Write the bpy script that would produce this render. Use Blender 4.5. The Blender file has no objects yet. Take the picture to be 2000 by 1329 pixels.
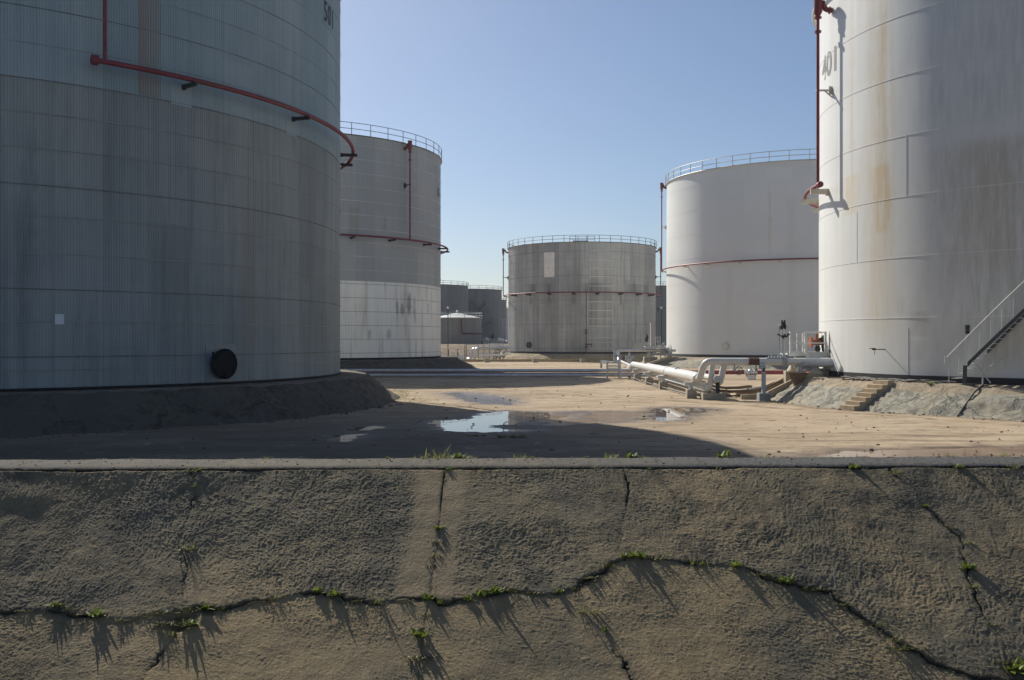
import bpy, math, random
import numpy as np
from mathutils import Vector, Matrix
random.seed(7)
rng = np.random.default_rng(11)
sc = bpy.context.scene
COL = sc.collection
F, CX0, CY0, CAMZ = 1944.0, 1000.0, 664.5, 3.2      # focal length in photo pixels, photo centre, eye height over the yard
R_ = math.radians

def P(px, py, Y):                                    # photo pixel at forward distance Y -> world point
    return Vector(((px-CX0)/F*Y, Y, CAMZ-(py-CY0)/F*Y))
def G(px, py, z=0.0):                                # photo pixel on the horizontal plane z
    return P(px, py, (CAMZ-z)*F/(py-CY0))

# ------------------------------------------------------------------ numpy noise
def perlin(x, y, seed=0):
    x = np.asarray(x, float); y = np.asarray(y, float)
    xi = np.floor(x).astype(np.int64); yi = np.floor(y).astype(np.int64)
    xf = x-xi; yf = y-yi
    u = xf*xf*xf*(xf*(xf*6-15)+10); v = yf*yf*yf*(yf*(yf*6-15)+10)
    def g(ix, iy, dx, dy):
        h = (ix*374761393 + iy*668265263 + seed*974634777) & 0xffffffff
        h = ((h ^ (h >> 13))*1274126177) & 0xffffffff
        h = h ^ (h >> 16)
        a = (h & 0xffff)/65536.0*2*np.pi
        return np.cos(a)*dx+np.sin(a)*dy
    a = g(xi, yi, xf, yf); b = g(xi+1, yi, xf-1, yf)
    c = g(xi, yi+1, xf, yf-1); d = g(xi+1, yi+1, xf-1, yf-1)
    return ((a*(1-u)+b*u)*(1-v)+(c*(1-u)+d*u)*v)*1.5
def fbm(x, y, seed=0, octv=4, gain=.5):
    s = 0; a = 1.0; f = 1.0
    for i in range(octv):
        s = s+a*perlin(x*f, y*f, seed+i*17); a *= gain; f *= 2.03
    return s
def smooth(a, b, x):
    t = np.clip((x-a)/(b-a), 0, 1); return t*t*(3-2*t)
def polyline_dist(x, y, pts):
    d = np.full(x.shape, 1e9)
    for (x0, y0), (x1, y1) in zip(pts[:-1], pts[1:]):
        dx, dy = x1-x0, y1-y0; L = dx*dx+dy*dy+1e-12
        t = np.clip(((x-x0)*dx+(y-y0)*dy)/L, 0, 1)
        d = np.minimum(d, np.hypot(x-x0-t*dx, y-y0-t*dy))
    return d
def poly_sd(x, y, pts):                              # signed distance, positive inside
    d = polyline_dist(x, y, list(pts)+[pts[0]])
    ins = np.zeros(x.shape, bool); n = len(pts)
    for i in range(n):
        x0, y0 = pts[i]; x1, y1 = pts[(i+1) % n]
        if y0 == y1: continue
        c = ((y0 > y) != (y1 > y)) & (x < (x1-x0)*(y-y0)/(y1-y0)+x0)
        ins ^= c
    return np.where(ins, d, -d)

# ------------------------------------------------------------------ materials
class NT:
    def __init__(s, name):
        s.m = bpy.data.materials.new(name); s.m.use_nodes = True
        s.t = s.m.node_tree; s.bsdf = s.t.nodes['Principled BSDF']; s.out = s.t.nodes['Material Output']
    def n(s, typ, ins=None, **pr):
        nd = s.t.nodes.new(typ)
        for k, v in pr.items(): setattr(nd, k, v)
        for k, v in (ins or {}).items(): s.put(nd.inputs[k], v)
        return nd
    def put(s, sock, v):
        if isinstance(v, bpy.types.NodeSocket): s.t.links.new(v, sock)
        else:
            if isinstance(v, (tuple, list)) and len(v) == 3 and sock.type == 'RGBA': v = (*v, 1)
            sock.default_value = v
    def math(s, op, a, b=0.0, clamp=False):
        nd = s.n('ShaderNodeMath', {0: a, 1: b}, operation=op); nd.use_clamp = clamp; return nd.outputs[0]
    def mix(s, f, a, b, blend='MIX'):
        nd = s.n('ShaderNodeMix', {0: f, 6: a, 7: b}, data_type='RGBA', blend_type=blend); return nd.outputs[2]
    def noise(s, vec, scale, detail=4, rough=.55, dist=0.0):
        nd = s.n('ShaderNodeTexNoise', {'Scale': scale, 'Detail': detail, 'Roughness': rough, 'Distortion': dist})
        if vec is not None: s.put(nd.inputs['Vector'], vec)
        return nd.outputs['Fac']
    def ramp(s, f, a, b, lo=0.0, hi=1.0):
        nd = s.n('ShaderNodeMapRange', {0: f, 1: a, 2: b, 3: lo, 4: hi}, interpolation_type='SMOOTHSTEP'); return nd.outputs[0]
    def vec(s, x, y, z=0.0):
        return s.n('ShaderNodeCombineXYZ', {0: x, 1: y, 2: z}).outputs[0]
    def sep(s, v):
        nd = s.n('ShaderNodeSeparateXYZ', {0: v}); return nd.outputs
    def obj(s): return s.n('ShaderNodeTexCoord').outputs['Object']
    def uv(s): return s.n('ShaderNodeTexCoord').outputs['UV']
    def pos(s): return s.n('ShaderNodeNewGeometry').outputs['Position']
    def attr(s, name): return s.n('ShaderNodeAttribute', attribute_name=name).outputs['Fac']
    def bump(s, h, strength=.3, dist=.02):
        nd = s.n('ShaderNodeBump', {'Height': h, 'Strength': strength, 'Distance': dist}); s.put(s.bsdf.inputs['Normal'], nd.outputs[0])
    def fin(s, col, rough=.6, metal=0.0, spec=.5):
        s.put(s.bsdf.inputs['Base Color'], col); s.put(s.bsdf.inputs['Roughness'], rough)
        s.put(s.bsdf.inputs['Metallic'], metal); s.put(s.bsdf.inputs['Specular IOR Level'], spec)
        return s.m

def m_plain(name, col, var=.25, rough=.6, metal=0.0, scale=3.0, spec=.5, dirt=None, bump=0.0):
    t = NT(name); p = t.pos()
    f = t.noise(p, scale, 5, .6)
    g = t.noise(p, scale*7, 3, .6)
    f = t.math('ADD', t.math('MULTIPLY', f, .65), t.math('MULTIPLY', g, .35))
    a = tuple(c*(1-var) for c in col); b = tuple(min(1, c*(1+var)) for c in col)
    c = t.mix(t.ramp(f, .3, .7), a, b)
    if dirt:
        c = t.mix(t.ramp(t.noise(p, scale*.6, 6, .65), .52, .75, 0, .8), c, dirt)
    if bump: t.bump(t.noise(p, scale*9, 6, .6), bump, .03)
    return t.fin(c, rough, metal, spec)

def m_cladding(name, ca, cb, pw, ph, v0, streak=.5, rough=.5, stains_and_shade=(), seam=.0, wrib=None, metal=0.0, spec=.4, pan=.6, grime=None):
    """sheet cladding: each sheet its own tint, rain streaks down the wall, stains and painted shade at given places (u, half width, v0, v1, colour, strength)"""
    t = NT(name); u, v, _ = t.sep(t.uv())
    pu = t.math('FLOOR', t.math('DIVIDE', u, pw)); pv = t.math('FLOOR', t.math('DIVIDE', t.math('SUBTRACT', v, v0), ph))
    wn = t.n('ShaderNodeTexWhiteNoise', {'Vector': t.vec(pu, pv)}, noise_dimensions='2D').outputs['Value']
    wc = t.n('ShaderNodeTexWhiteNoise', {'Vector': t.vec(pu, 3.7)}, noise_dimensions='2D').outputs['Value']
    st = t.noise(t.vec(t.math('MULTIPLY', u, 2.2), t.math('MULTIPLY', v, .06)), 1.0, 6, .65)
    st2 = t.noise(t.vec(t.math('MULTIPLY', u, 9.0), t.math('MULTIPLY', v, .25)), 1.0, 3, .6)
    br = t.noise(t.vec(t.math('MULTIPLY', u, .12), t.math('MULTIPLY', v, .16)), 1.0, 5, .6)
    f = t.math('ADD', t.math('MULTIPLY', wn, pan*.25), t.math('MULTIPLY', wc, pan*.55))
    f = t.math('ADD', f, t.math('MULTIPLY', t.ramp(st, .3, .7), streak*.6))
    f = t.math('ADD', f, t.math('MULTIPLY', t.ramp(st2, .3, .7), streak*.25))
    f = t.math('ADD', f, t.math('MULTIPLY', t.ramp(br, .3, .7), .35))
    f = t.math('DIVIDE', f, pan*.8+streak*.85+.35)
    c = t.mix(t.ramp(f, .2, .8), ca, cb)
    if grime is not None:
        gm = t.math('MULTIPLY', t.ramp(t.noise(t.vec(t.math('MULTIPLY', u, 1.3), t.math('MULTIPLY', v, .11), 4.0), 1.0, 7, .7), .47, .70), grime[1])
        c = t.mix(gm, c, grime[0])
    if seam:
        fr = t.math('FRACT', t.math('DIVIDE', u, pw))
        ln = t.math('MULTIPLY', t.math('LESS_THAN', fr, .018 if pw < 2 else .01), seam)
        c = t.mix(ln, c, tuple(x*.35 for x in ca))
    for (su, hw, sv0, sv1, col, k) in stains_and_shade:
        wob = t.math('MULTIPLY', t.math('SUBTRACT', t.noise(t.vec(u, t.math('MULTIPLY', v, .3), su), 1.2, 4, .6), .5), hw*1.2)
        du = t.math('ABSOLUTE', t.math('ADD', t.math('SUBTRACT', u, su), wob))
        if hw < .7: du = t.math('DIVIDE', du, t.ramp(t.noise(t.vec(su, t.math('MULTIPLY', v, 1.6), su), 1.0, 3, .6), .3, .7, .35, 1.25))
        a = t.ramp(du, hw*.1, hw, 1, 0)
        bnd = max(.12, (sv1-sv0)*(.4 if hw < .7 else .12))
        b = t.math('MULTIPLY', t.ramp(v, sv0, sv0+bnd), t.ramp(v, sv1-bnd*.8, sv1, 1, 0))
        nz = t.ramp(t.noise(t.vec(t.math('MULTIPLY', u, 5.0), t.math('MULTIPLY', v, .5), su), 1.0, 6, .7), .3, .65, .25, 1)
        c = t.mix(t.math('MULTIPLY', t.math('MULTIPLY', t.math('MULTIPLY', a, b), nz), k), c, col)
    t.bump(t.noise(t.vec(t.math('MULTIPLY', u, .8), t.math('MULTIPLY', v, .5)), 1.0, 3, .5), .25, .03)
    rr = t.ramp(st, .2, .8, rough-.1, rough+.12)
    return t.fin(c, rr, metal, spec)

# ------------------------------------------------------------------ mesh builder
class MB:
    def __init__(s): s.v = []; s.f = []; s.mi = []; s.uv = []; s.cur = 0
    def add(s, vs, fs, uvs=None):
        o = len(s.v); s.v += [tuple(a) for a in vs]
        for i, f in enumerate(fs):
            s.f.append(tuple(o+k for k in f)); s.mi.append(s.cur)
            s.uv.append(uvs[i] if uvs else None)
        return s
    def box(s, c, size, rz=0.0, taper=1.0):
        x, y, z = (a/2 for a in size); C, S = math.cos(rz), math.sin(rz); vs = []
        for dz in (-1, 1):
            k = 1.0 if dz < 0 else taper
            for dx, dy in ((-1, -1), (1, -1), (1, 1), (-1, 1)):
                a, b = dx*x*k, dy*y*k; vs.append((c[0]+a*C-b*S, c[1]+a*S+b*C, c[2]+dz*z))
        return s.add(vs, [(3, 2, 1, 0), (4, 5, 6, 7), (0, 1, 5, 4), (1, 2, 6, 5), (2, 3, 7, 6), (3, 0, 4, 7)])
    def bar(s, p, q, w, h=None):
        p, q = Vector(p), Vector(q); h = h or w; d = (q-p).normalized()
        a = d.cross(Vector((0, 0, 1)));  a = Vector((1, 0, 0)) if a.length < 1e-4 else a.normalized()
        b = a.cross(d).normalized(); vs = []
        for e in (p, q):
            for i, j in ((-1, -1), (1, -1), (1, 1), (-1, 1)): vs.append(e+a*(i*w/2)+b*(j*h/2))
        return s.add(vs, [(3, 2, 1, 0), (4, 5, 6, 7), (0, 1, 5, 4), (1, 2, 6, 5), (2, 3, 7, 6), (3, 0, 4, 7)])
    def tube(s, pts, r, n=12, closed=False):
        pts = [Vector(p) for p in pts]; m = len(pts); vs = []; fs = []
        rs = r if isinstance(r, (list, tuple)) else [r]*m
        prev = None
        for i, p in enumerate(pts):
            if closed: d = (pts[(i+1) % m]-pts[i-1])
            else: d = (pts[min(i+1, m-1)]-pts[max(i-1, 0)])
            d.normalize()
            if prev is None:
                a = d.cross(Vector((0, 0, 1)))
                if a.length < 1e-3: a = d.cross(Vector((1, 0, 0)))
            else: a = prev-d*prev.dot(d)
            a.normalize(); prev = a; b = d.cross(a)
            for k in range(n):
                t = 2*math.pi*k/n; vs.append(p+(a*math.cos(t)+b*math.sin(t))*rs[i])
        for i in range(m if closed else m-1):
            j = (i+1) % m
            for k in range(n):
                l = (k+1) % n; fs.append((i*n+k, i*n+l, j*n+l, j*n+k))
        if not closed: fs += [tuple(range(n-1, -1, -1)), tuple((m-1)*n+k for k in range(n))]
        return s.add(vs, fs)
    def disc(s, c, axis, r, th, n=24):
        c, axis = Vector(c), Vector(axis).normalized(); return s.tube([c-axis*th/2, c+axis*th/2], r, n)
    def sphere(s, c, r, n=12, sz=1.0):
        pts = [Vector(c)+Vector((0, 0, -r*sz*math.cos(math.pi*i/8))) for i in range(9)]
        return s.tube(pts, [max(.002, r*math.sin(math.pi*i/8)) for i in range(9)], n)
    def build(s, name, mats, parent=None, smooth=False, bevel=0.0, auto=None):
        me = bpy.data.meshes.new(name); me.from_pydata(s.v, [], s.f)
        for m in (mats if isinstance(mats, (list, tuple)) else [mats]): me.materials.append(m)
        me.polygons.foreach_set('material_index', s.mi)
        if any(u for u in s.uv):
            ul = me.uv_layers.new(name='UVMap'); flat = []
            for f, u in zip(s.f, s.uv): flat += [x for c in (u or [(0, 0)]*len(f)) for x in c]
            ul.data.foreach_set('uv', flat)
        me.polygons.foreach_set('use_smooth', [bool(smooth)]*len(s.f))
        if smooth: me.set_sharp_from_angle(angle=R_(auto or 40))
        me.update()
        return put(name, me, parent, bevel)
def put(name, me, parent=None, bevel=0.0):
    o = bpy.data.objects.new(name, me); COL.objects.link(o)
    if parent is not None:
        o.parent = parent
        if parent.type == 'EMPTY': o.matrix_parent_inverse = Matrix.Translation(-parent.location)
    if bevel:
        b = o.modifiers.new('bevel', 'BEVEL'); b.width = bevel; b.segments = 2; b.limit_method = 'ANGLE'
    return o
def tag(o, label=None, cat=None, group=None, kind=None):
    for k, v in (('label', label), ('category', cat), ('group', group), ('kind', kind)):
        if v: o[k] = v
    return o
def thing(name, loc, label, cat, group=None):
    o = bpy.data.objects.new(name, None); COL.objects.link(o); o.location = loc; o.empty_display_size = .3
    return tag(o, label, cat, group)
def fillet(pts, rad, n=7):
    pts = [Vector(p) for p in pts]; out = [pts[0]]
    for a, b, c in zip(pts[:-2], pts[1:-1], pts[2:]):
        d1, d2 = (a-b), (c-b)
        if d1.length < 1e-4 or d2.length < 1e-4: continue
        ang = d1.angle(d2, math.pi)
        if ang > 3.1: out.append(b); continue
        t = min(rad/math.tan(ang/2), d1.length*.48, d2.length*.48)
        p1, p2 = b+d1.normalized()*t, b+d2.normalized()*t
        for i in range(n+1):
            k = i/n; out.append((p1*(1-k)**2)+(b*2*k*(1-k))+(p2*k*k))
    return out+[pts[-1]]

# ------------------------------------------------------------------ palette
M = {}
M['red'] = m_plain('red_pipe_paint', (.19, .024, .036), .3, .5, scale=2.5, dirt=(.13, .05, .04))
M['dark_red'] = m_plain('dull_red_paint', (.16, .03, .03), .3, .6, scale=2.5)
M['black'] = m_plain('black_steel', (.02, .022, .025), .3, .5)
M['bitumen'] = m_plain('bitumen', (.018, .019, .022), .3, .7)
M['dkrail'] = m_plain('dark_teal_rail', (.025, .055, .075), .2, .5)
M['ltrail'] = m_plain('pale_rail_paint', (.50, .52, .50), .12, .5)
M['white'] = m_plain('white_steel_paint', (.62, .62, .59), .08, .42, dirt=(.55, .52, .44))
M['white_pipe'] = m_plain('white_pipe_paint', (.63, .63, .605), .06, .38, scale=1.2, dirt=(.62, .58, .5))
M['galv'] = m_plain('galvanised_steel', (.42, .44, .45), .15, .42, metal=.35, scale=4)
M['silver'] = m_plain('aluminium_jacket', (.52, .53, .56), .15, .33, metal=.55, scale=2)
M['brown_wrap'] = m_plain('brown_wrap', (.10, .04, .03), .2, .6)
M['conc'] = m_plain('concrete_block', (.36, .32, .26), .22, .85, scale=2.2, dirt=(.2, .17, .13), bump=.3, spec=.2)
M['conc_tan'] = m_plain('tan_concrete', (.40, .32, .22), .2, .85, scale=2.0, dirt=(.27, .2, .13), bump=.3, spec=.2)
M['orange'] = m_plain('orange_valve_paint', (.26, .085, .03), .45, .5, scale=9)
M['rubber'] = m_plain('cable_rubber', (.02, .02, .02), .2, .6)
M['roof'] = m_plain('roof_steel', (.55, .56, .55), .12, .5)
M['beige'] = m_plain('beige_steel_paint', (.62, .58, .48), .12, .5)
M['digit_dark'] = m_plain('dark_digit_paint', (.025, .03, .035), .2, .6)
M['digit_grey'] = m_plain('grey_digit_paint', (.20, .20, .19), .2, .6)
M['trayrust'] = m_plain('rusty_tray', (.17, .12, .08), .3, .7)

# ------------------------------------------------------------------ tanks
class Tank:
    def __init__(s, az, D, R, zb, zt):
        a = R_(az); s.c = Vector((math.sin(a)*D, math.cos(a)*D, 0)); s.R = R; s.zb = zb; s.zt = zt
    def hit(s, px, off=0.0):                          # wall angle and forward distance seen at photo column px
        R = s.R+off; d = Vector(((px-CX0)/F, 1.0)); c = Vector((s.c.x, s.c.y))
        dd = d.dot(d); b = d.dot(c); disc = b*b-dd*(c.dot(c)-R*R)
        t = (b-math.sqrt(max(0, disc)))/dd; p = d*t-c
        return math.atan2(p.y, p.x), t
    def th(s, px, off=0.0): return s.hit(px, off)[0]
    def z(s, px, py, off=0.0): return CAMZ-(py-CY0)/F*s.hit(px, off)[1]
    def pt(s, th, z, off=0.0): return Vector((s.c.x+(s.R+off)*math.cos(th), s.c.y+(s.R+off)*math.sin(th), z))
    def u(s, px): return (s.th(px) % (2*math.pi))*s.R

def wall(t, name, z0, z1, mat, parent, off=0.0, pitch=None, depth=.012, th0=0.0, th1=2*math.pi, nseg=256, rows=1):
    """curved wall sheet; with a pitch it is ribbed sheet metal"""
    mb = MB(); full = abs(th1-th0-2*math.pi) < 1e-6
    cols = []
    if pitch:
        n = max(1, int(round((th1-th0)*t.R/pitch)))
        for i in range(n):
            for k, e in ((0.0, 0), (.42, 0), (.52, -depth), (.90, -depth)): cols.append((th0+(th1-th0)*(i+k)/n, off+e))
    else:
        n = nseg if full else max(2, int(nseg*(th1-th0)/(2*math.pi)))
        cols = [(th0+(th1-th0)*i/n, off) for i in range(n)]
    cols.append((th1, cols[0][1]))
    zs = [z0+(z1-z0)*j/rows for j in range(rows+1)]
    vs = [t.pt(a, z, e) for z in zs for a, e in cols]; m = len(cols); fs = []; uvs = []
    for j in range(rows):
        for i in range(m-1):
            fs.append((j*m+i, j*m+i+1, (j+1)*m+i+1, (j+1)*m+i))
            ua, ub = (cols[i][0] % (2*math.pi))*t.R, 0
            ub = ua+(cols[i+1][0]-cols[i][0])*t.R
            uvs.append([(ua, zs[j]), (ub, zs[j]), (ub, zs[j+1]), (ua, zs[j+1])])
    if not full and off > 0:                          # a raised sheet has edges
        b = len(vs); vs += [t.pt(a, z, -.01) for z in (z0, z1) for a in (cols[0][0], cols[-1][0])]
        top = rows*m
        fs += [(0, b, b+1, m-1), (top+m-1, b+3, b+2, top), (top, b+2, b, 0), (m-1, b+1, b+3, top+m-1)]
        uvs += [[(0, 0)]*4]*4
    mb.add(vs, fs, uvs)
    return mb.build(name, mat, parent, smooth=not pitch)
def ring_band(t, z, h, off, mat, parent, name, th0=0.0, th1=2*math.pi, n=220):
    mb = MB(); full = abs(th1-th0-2*math.pi) < 1e-6
    k = n if full else max(3, int(n*(th1-th0)/(2*math.pi)))
    vs = []; fs = []
    m = k if full else k+1
    for i in range(m):
        a = th0+(th1-th0)*i/k
        for zz, e in ((z-h/2, -.05), (z-h/2, off), (z+h/2, off), (z+h/2, -.05)): vs.append(t.pt(a, zz, e))
    for i in range(k):
        j = (i+1) % m
        for q in range(3): fs.append((i*4+q, j*4+q, j*4+q+1, i*4+q+1))
    mb.add(vs, fs); return mb.build(name, mat, parent, smooth=True)
def arc_pts(t, th0, th1, z, off, n=90): return [t.pt(th0+(th1-th0)*i/n, z, off) for i in range(n+1)]
def ring_pipe(t, th0, th1, z, off, r, mat, parent, brackets=(), bmat=None, bw=.12, bh=.14, bdrop=0.0, capends=True, n=140):
    mb = MB()
    if abs(th1-th0) > 6.2: mb.tube(arc_pts(t, th0, th0+2*math.pi*(n-1)/n, z, off, n-1), r, 10, closed=True)
    else:
        mb.tube(arc_pts(t, th0, th1, z, off, n), r, 10)
        if capends:
            for th in (th0, th1):
                d = t.pt(th+.001, z, off)-t.pt(th, z, off); mb.disc(t.pt(th, z, off), d, r*1.55, .12, 16)
    o = mb.build('ring_pipe', mat, parent, smooth=True)
    for th in brackets:
        b = MB(); b.bar(t.pt(th, z-r-bh/2-bdrop, -.05), t.pt(th, z-r-bh/2, off+.22), bw, bh)
        b.bar(t.pt(th, z-r-bh*1.3, .03), t.pt(th, z-r+.02, .03), bw*2.0, .05)
        b.build('bracket', bmat or M['black'], o)
    return o
def riser(t, th, off, z0, z1, r, mat, parent, clips=(), cmat=None, head=True, headz=None):
    mb = MB(); mb.tube([t.pt(th, z0, off), t.pt(th, z1, off)], r, 10)
    if head: mb.disc(t.pt(th, z1-1.6, off), (0, 0, 1), r*2.1, .10)
    o = mb.build('riser_pipe', mat, parent, smooth=True)
    if head:
        h = MB(); hz = z1
        h.tube([t.pt(th, hz-.75, off), t.pt(th, hz-.65, off), t.pt(th, hz-.45, off), t.pt(th, hz+.15, off)], [r*1.3, r*2.2, r*2.6, r*2.6], 12)
        h.disc(t.pt(th, hz-.85, off), (0, 0, 1), r*2.3, .08)
        h.disc(t.pt(th, hz+.18, off), (0, 0, 1), r*3.0, .07)
        h.tube(fillet([t.pt(th, hz-.1, off), t.pt(th, hz-.12, off*.62), t.pt(th, hz-.42, off*.45), t.pt(th, hz-.45, -.05)], r*2.5), r*1.6, 12)
        d = t.pt(th, 0, 1)-t.pt(th, 0, 0)
        h.disc(t.pt(th, hz-.12, off*.62), d, r*2.4, .08); h.disc(t.pt(th, hz-.45, off*.18), d, r*2.3, .07)
        h.build('foam_chamber', mat, parent, smooth=True)
    for zc in clips:
        b = MB(); b.bar(t.pt(th, zc, -.02), t.pt(th, zc, off+.1), .09, .09); b.bar(t.pt(th, zc-.22, .03), t.pt(th, zc+.22, .03), .28, .06)
        b.bar(t.pt(th, zc-.35, .0), t.pt(th, zc-.03, off*.5), .06)
        b.build('pipe_clip', cmat or M['black'], o)
    return o
def railing(t, mat, parent, z, h=1.1, off=.12, th_mid=None, half=R_(115), spacing=1.9, r=.028):
    mb = MB()
    for zz in (z+h, z+h*.52): mb.tube(arc_pts(t, 0, 2*math.pi*179/180, zz, off, 179), r, 6, closed=True)
    mb.tube(arc_pts(t, 0, 2*math.pi*179/180, z+.06, off, 179), r*1.6, 6, closed=True)
    o = mb.build('guard_rail', mat, parent, smooth=True)
    pm = MB(); pm.tube([(0, 0, 0), (0, 0, h)], r*1.15, 6); me = None
    n = int(2*half*t.R/spacing); tm = th_mid if th_mid is not None else math.atan2(-t.c.y, -t.c.x)
    for i in range(n+1):
        a = tm-half+2*half*i/n; p = t.pt(a, z, off)
        if me is None:
            q = pm.build('rail_post', mat, o, smooth=True); me = q.data
        else: q = put('rail_post', me, o)
        q.location = p
    return o
def roof(t, parent, mat, rise=.9):
    mb = MB(); n = 128; vs = [t.pt(2*math.pi*i/n, t.zt, .10) for i in range(n)]+[t.pt(2*math.pi*i/n, t.zt+.06, .10) for i in range(n)]
    vs += [t.pt(2*math.pi*i/n, t.zt+.06+rise*.55, -t.R*.5) for i in range(n)]+[(t.c.x, t.c.y, t.zt+rise)]
    fs = []
    for i in range(n):
        j = (i+1) % n
        fs += [(i, j, n+j, n+i), (n+i, n+j, 2*n+j, 2*n+i), (2*n+i, 2*n+j, 3*n)]
    fs.append(tuple(range(n-1, -1, -1)))
    mb.add(vs, fs); return mb.build('roof', mat, parent, smooth=True)
def digits(t, text, px, z, size, mat, parent, sx=1.0, bold=0.0, space=1.0, off=.03):
    cu = bpy.data.curves.new('digits', 'FONT'); cu.body = text; cu.size = size; cu.offset = bold; cu.space_character = space
    cu.resolution_u = 6
    o = bpy.data.objects.new('digits', cu); COL.objects.link(o)
    dg = bpy.context.evaluated_depsgraph_get(); me = bpy.data.meshes.new_from_object(o.evaluated_get(dg))
    bpy.data.objects.remove(o)
    th0 = t.th(px)
    for v in me.vertices:
        x, y, _ = v.co; v.co = t.pt(th0+x*sx/t.R, z+y, off)
    me.materials.clear(); me.materials.append(mat)
    return put('painted_number', me, parent)
def berm(t, name, zl, crest, foot, m_top, m_slope, amp=.05, seed=1, n=800):
    """sloping concrete apron round a tank"""
    prof = [(-.4, zl), (crest*.5, zl), (crest, zl-.02)]
    for k in [q/13 for q in range(1, 14)]: prof.append((crest+(foot-crest)*k, (zl-.02)*(1-k)))
    prof.append((foot+.5, -.16)); mb = MB(); vs = []; fs = []
    for j, (o, z) in enumerate(prof):
        a = np.linspace(0, 2*np.pi, n, endpoint=False); s = a*t.R
        nz = (fbm(s*.35+j*.06, s*0+j*.18, seed, 3)*amp+fbm(s*1.5, s*0+j*.5, seed+5, 5, .6)*amp*.55)*(0 if j < 2 else 1)
        for i in range(n): vs.append(t.pt(a[i], z+nz[i]*.8, o+nz[i]*1.3))
    for j in range(len(prof)-1):
        for i in range(n):
            k = (i+1) % n; fs.append((j*n+i, (j+1)*n+i, (j+1)*n+k, j*n+k))
    mb.add(vs, fs); mb.mi = [0 if f < 2*n else 1 for f in range(len(fs))]
    o = mb.build(name, [m_top, m_slope], None, smooth=True, auto=60); return tag(o, kind='structure')
def m_berm(name, base, dark, tan, scale=1.0, peel=.5, lip=None, ck=.6):
    t = NT(name); p = t.pos()
    a = t.noise(p, .8*scale, 8, .65); b = t.noise(p, 3.4*scale, 8, .66, .5); c = t.noise(p, 14*scale, 5, .6)
    col = t.mix(t.ramp(a, .35, .68), base, tan)
    pk = t.ramp(t.noise(p, .35*scale, 4, .6), .40, .54, .2, 1)
    flake = t.math('MULTIPLY', pk, t.ramp(b, .50, .535))
    col = t.mix(t.math('MULTIPLY', flake, peel), col, dark)
    fine = t.noise(p, 45, 4, .7); col = t.mix(t.ramp(fine, .58, .7, 0, .5), col, tuple(x*.5 for x in base)); col = t.mix(t.ramp(fine, .4, .3, 0, .35), col, tuple(min(1, x*1.5) for x in base))
    crk = t.n('ShaderNodeTexVoronoi', {'Vector': t.n('ShaderNodeMapping', {0: t.n('ShaderNodeVectorMath', {0: p, 1: t.n('ShaderNodeTexNoise', {'Vector': p, 'Scale': 2.0}).outputs['Color']}, operation='ADD').outputs[0]}).outputs[0], 'Scale': .42*scale}, feature='DISTANCE_TO_EDGE').outputs['Distance']
    cl = t.ramp(crk, .004, .022, 1, 0); col = t.mix(t.math('MULTIPLY', cl, ck), col, tuple(x*.3 for x in dark))
    if lip:
        zz = t.math('ADD', t.sep(p)[2], t.math('MULTIPLY', t.math('SUBTRACT', a, .5), .5))
        col = t.mix(t.ramp(zz, lip-.05, lip+.04, 0, .9), col, t.mix(t.ramp(c, .3, .7), (.30, .24, .165), (.36, .29, .205)))
    col = t.mix(t.ramp(c, .3, .75, 0, .35), col, tuple(x*.6 for x in base))
    t.bump(t.math('SUBTRACT', t.math('ADD', t.math('MULTIPLY', b, .4), t.math('MULTIPLY', c, .45)), t.math('ADD', t.math('MULTIPLY', flake, .5), t.math('MULTIPLY', cl, ck*.7))), .8, .06)
    return t.fin(col, .9, 0, .2)
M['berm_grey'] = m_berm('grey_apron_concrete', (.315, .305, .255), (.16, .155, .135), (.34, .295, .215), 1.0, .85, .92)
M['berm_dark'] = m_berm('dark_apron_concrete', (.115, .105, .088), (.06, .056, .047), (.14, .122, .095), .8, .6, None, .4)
M['berm_tan'] = m_berm('tan_apron_concrete', (.32, .265, .19), (.19, .15, .105), (.36, .29, .20), .9, .5)
M['ledge'] = m_berm('tan_ledge', (.34, .27, .19), (.2, .155, .105), (.30, .26, .2), 1.2, .5)
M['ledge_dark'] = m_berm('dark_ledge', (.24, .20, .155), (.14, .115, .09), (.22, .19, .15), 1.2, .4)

# ---- tank 501, the big grey one at the left
A1 = Tank(-28.4, 58.5, 18.66, 1.40, 22.5)
T = thing('storage_tank', (A1.c.x, A1.c.y, A1.zb), 'huge grey ribbed storage tank numbered 501 with a red ring pipe, in shade', 'storage tank', 'storage tanks of the depot')
zsplit = A1.z(0, 146)
m_lo = m_cladding('weathered_dark_cladding', (.245, .275, .275), (.37, .39, .375), 1.75, 2.42, zsplit, .6, .5, seam=.3, pan=.5, grime=((.16, .175, .165), .5), stains_and_shade=[
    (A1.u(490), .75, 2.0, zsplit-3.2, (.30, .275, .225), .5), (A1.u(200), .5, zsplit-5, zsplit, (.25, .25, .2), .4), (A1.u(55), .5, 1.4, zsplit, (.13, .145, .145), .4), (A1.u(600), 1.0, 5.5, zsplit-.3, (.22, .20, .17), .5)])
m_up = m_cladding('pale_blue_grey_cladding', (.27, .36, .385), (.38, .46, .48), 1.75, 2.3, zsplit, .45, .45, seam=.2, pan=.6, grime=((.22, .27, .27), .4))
m_brown = m_cladding('tan_faded_sheet', (.25, .25, .225), (.30, .285, .25), 1.0, 9, 0, .4, .55)
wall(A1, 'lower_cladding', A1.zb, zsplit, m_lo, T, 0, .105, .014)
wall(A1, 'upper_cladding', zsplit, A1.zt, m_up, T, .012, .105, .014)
zs = [A1.z(0, y) for y in (4, 76, 146, 213, 283, 356, 417, 492, 563, 628, 698, 725)]
lap = {2, 5, 8, 10, 0}
k = zs[0]
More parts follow.
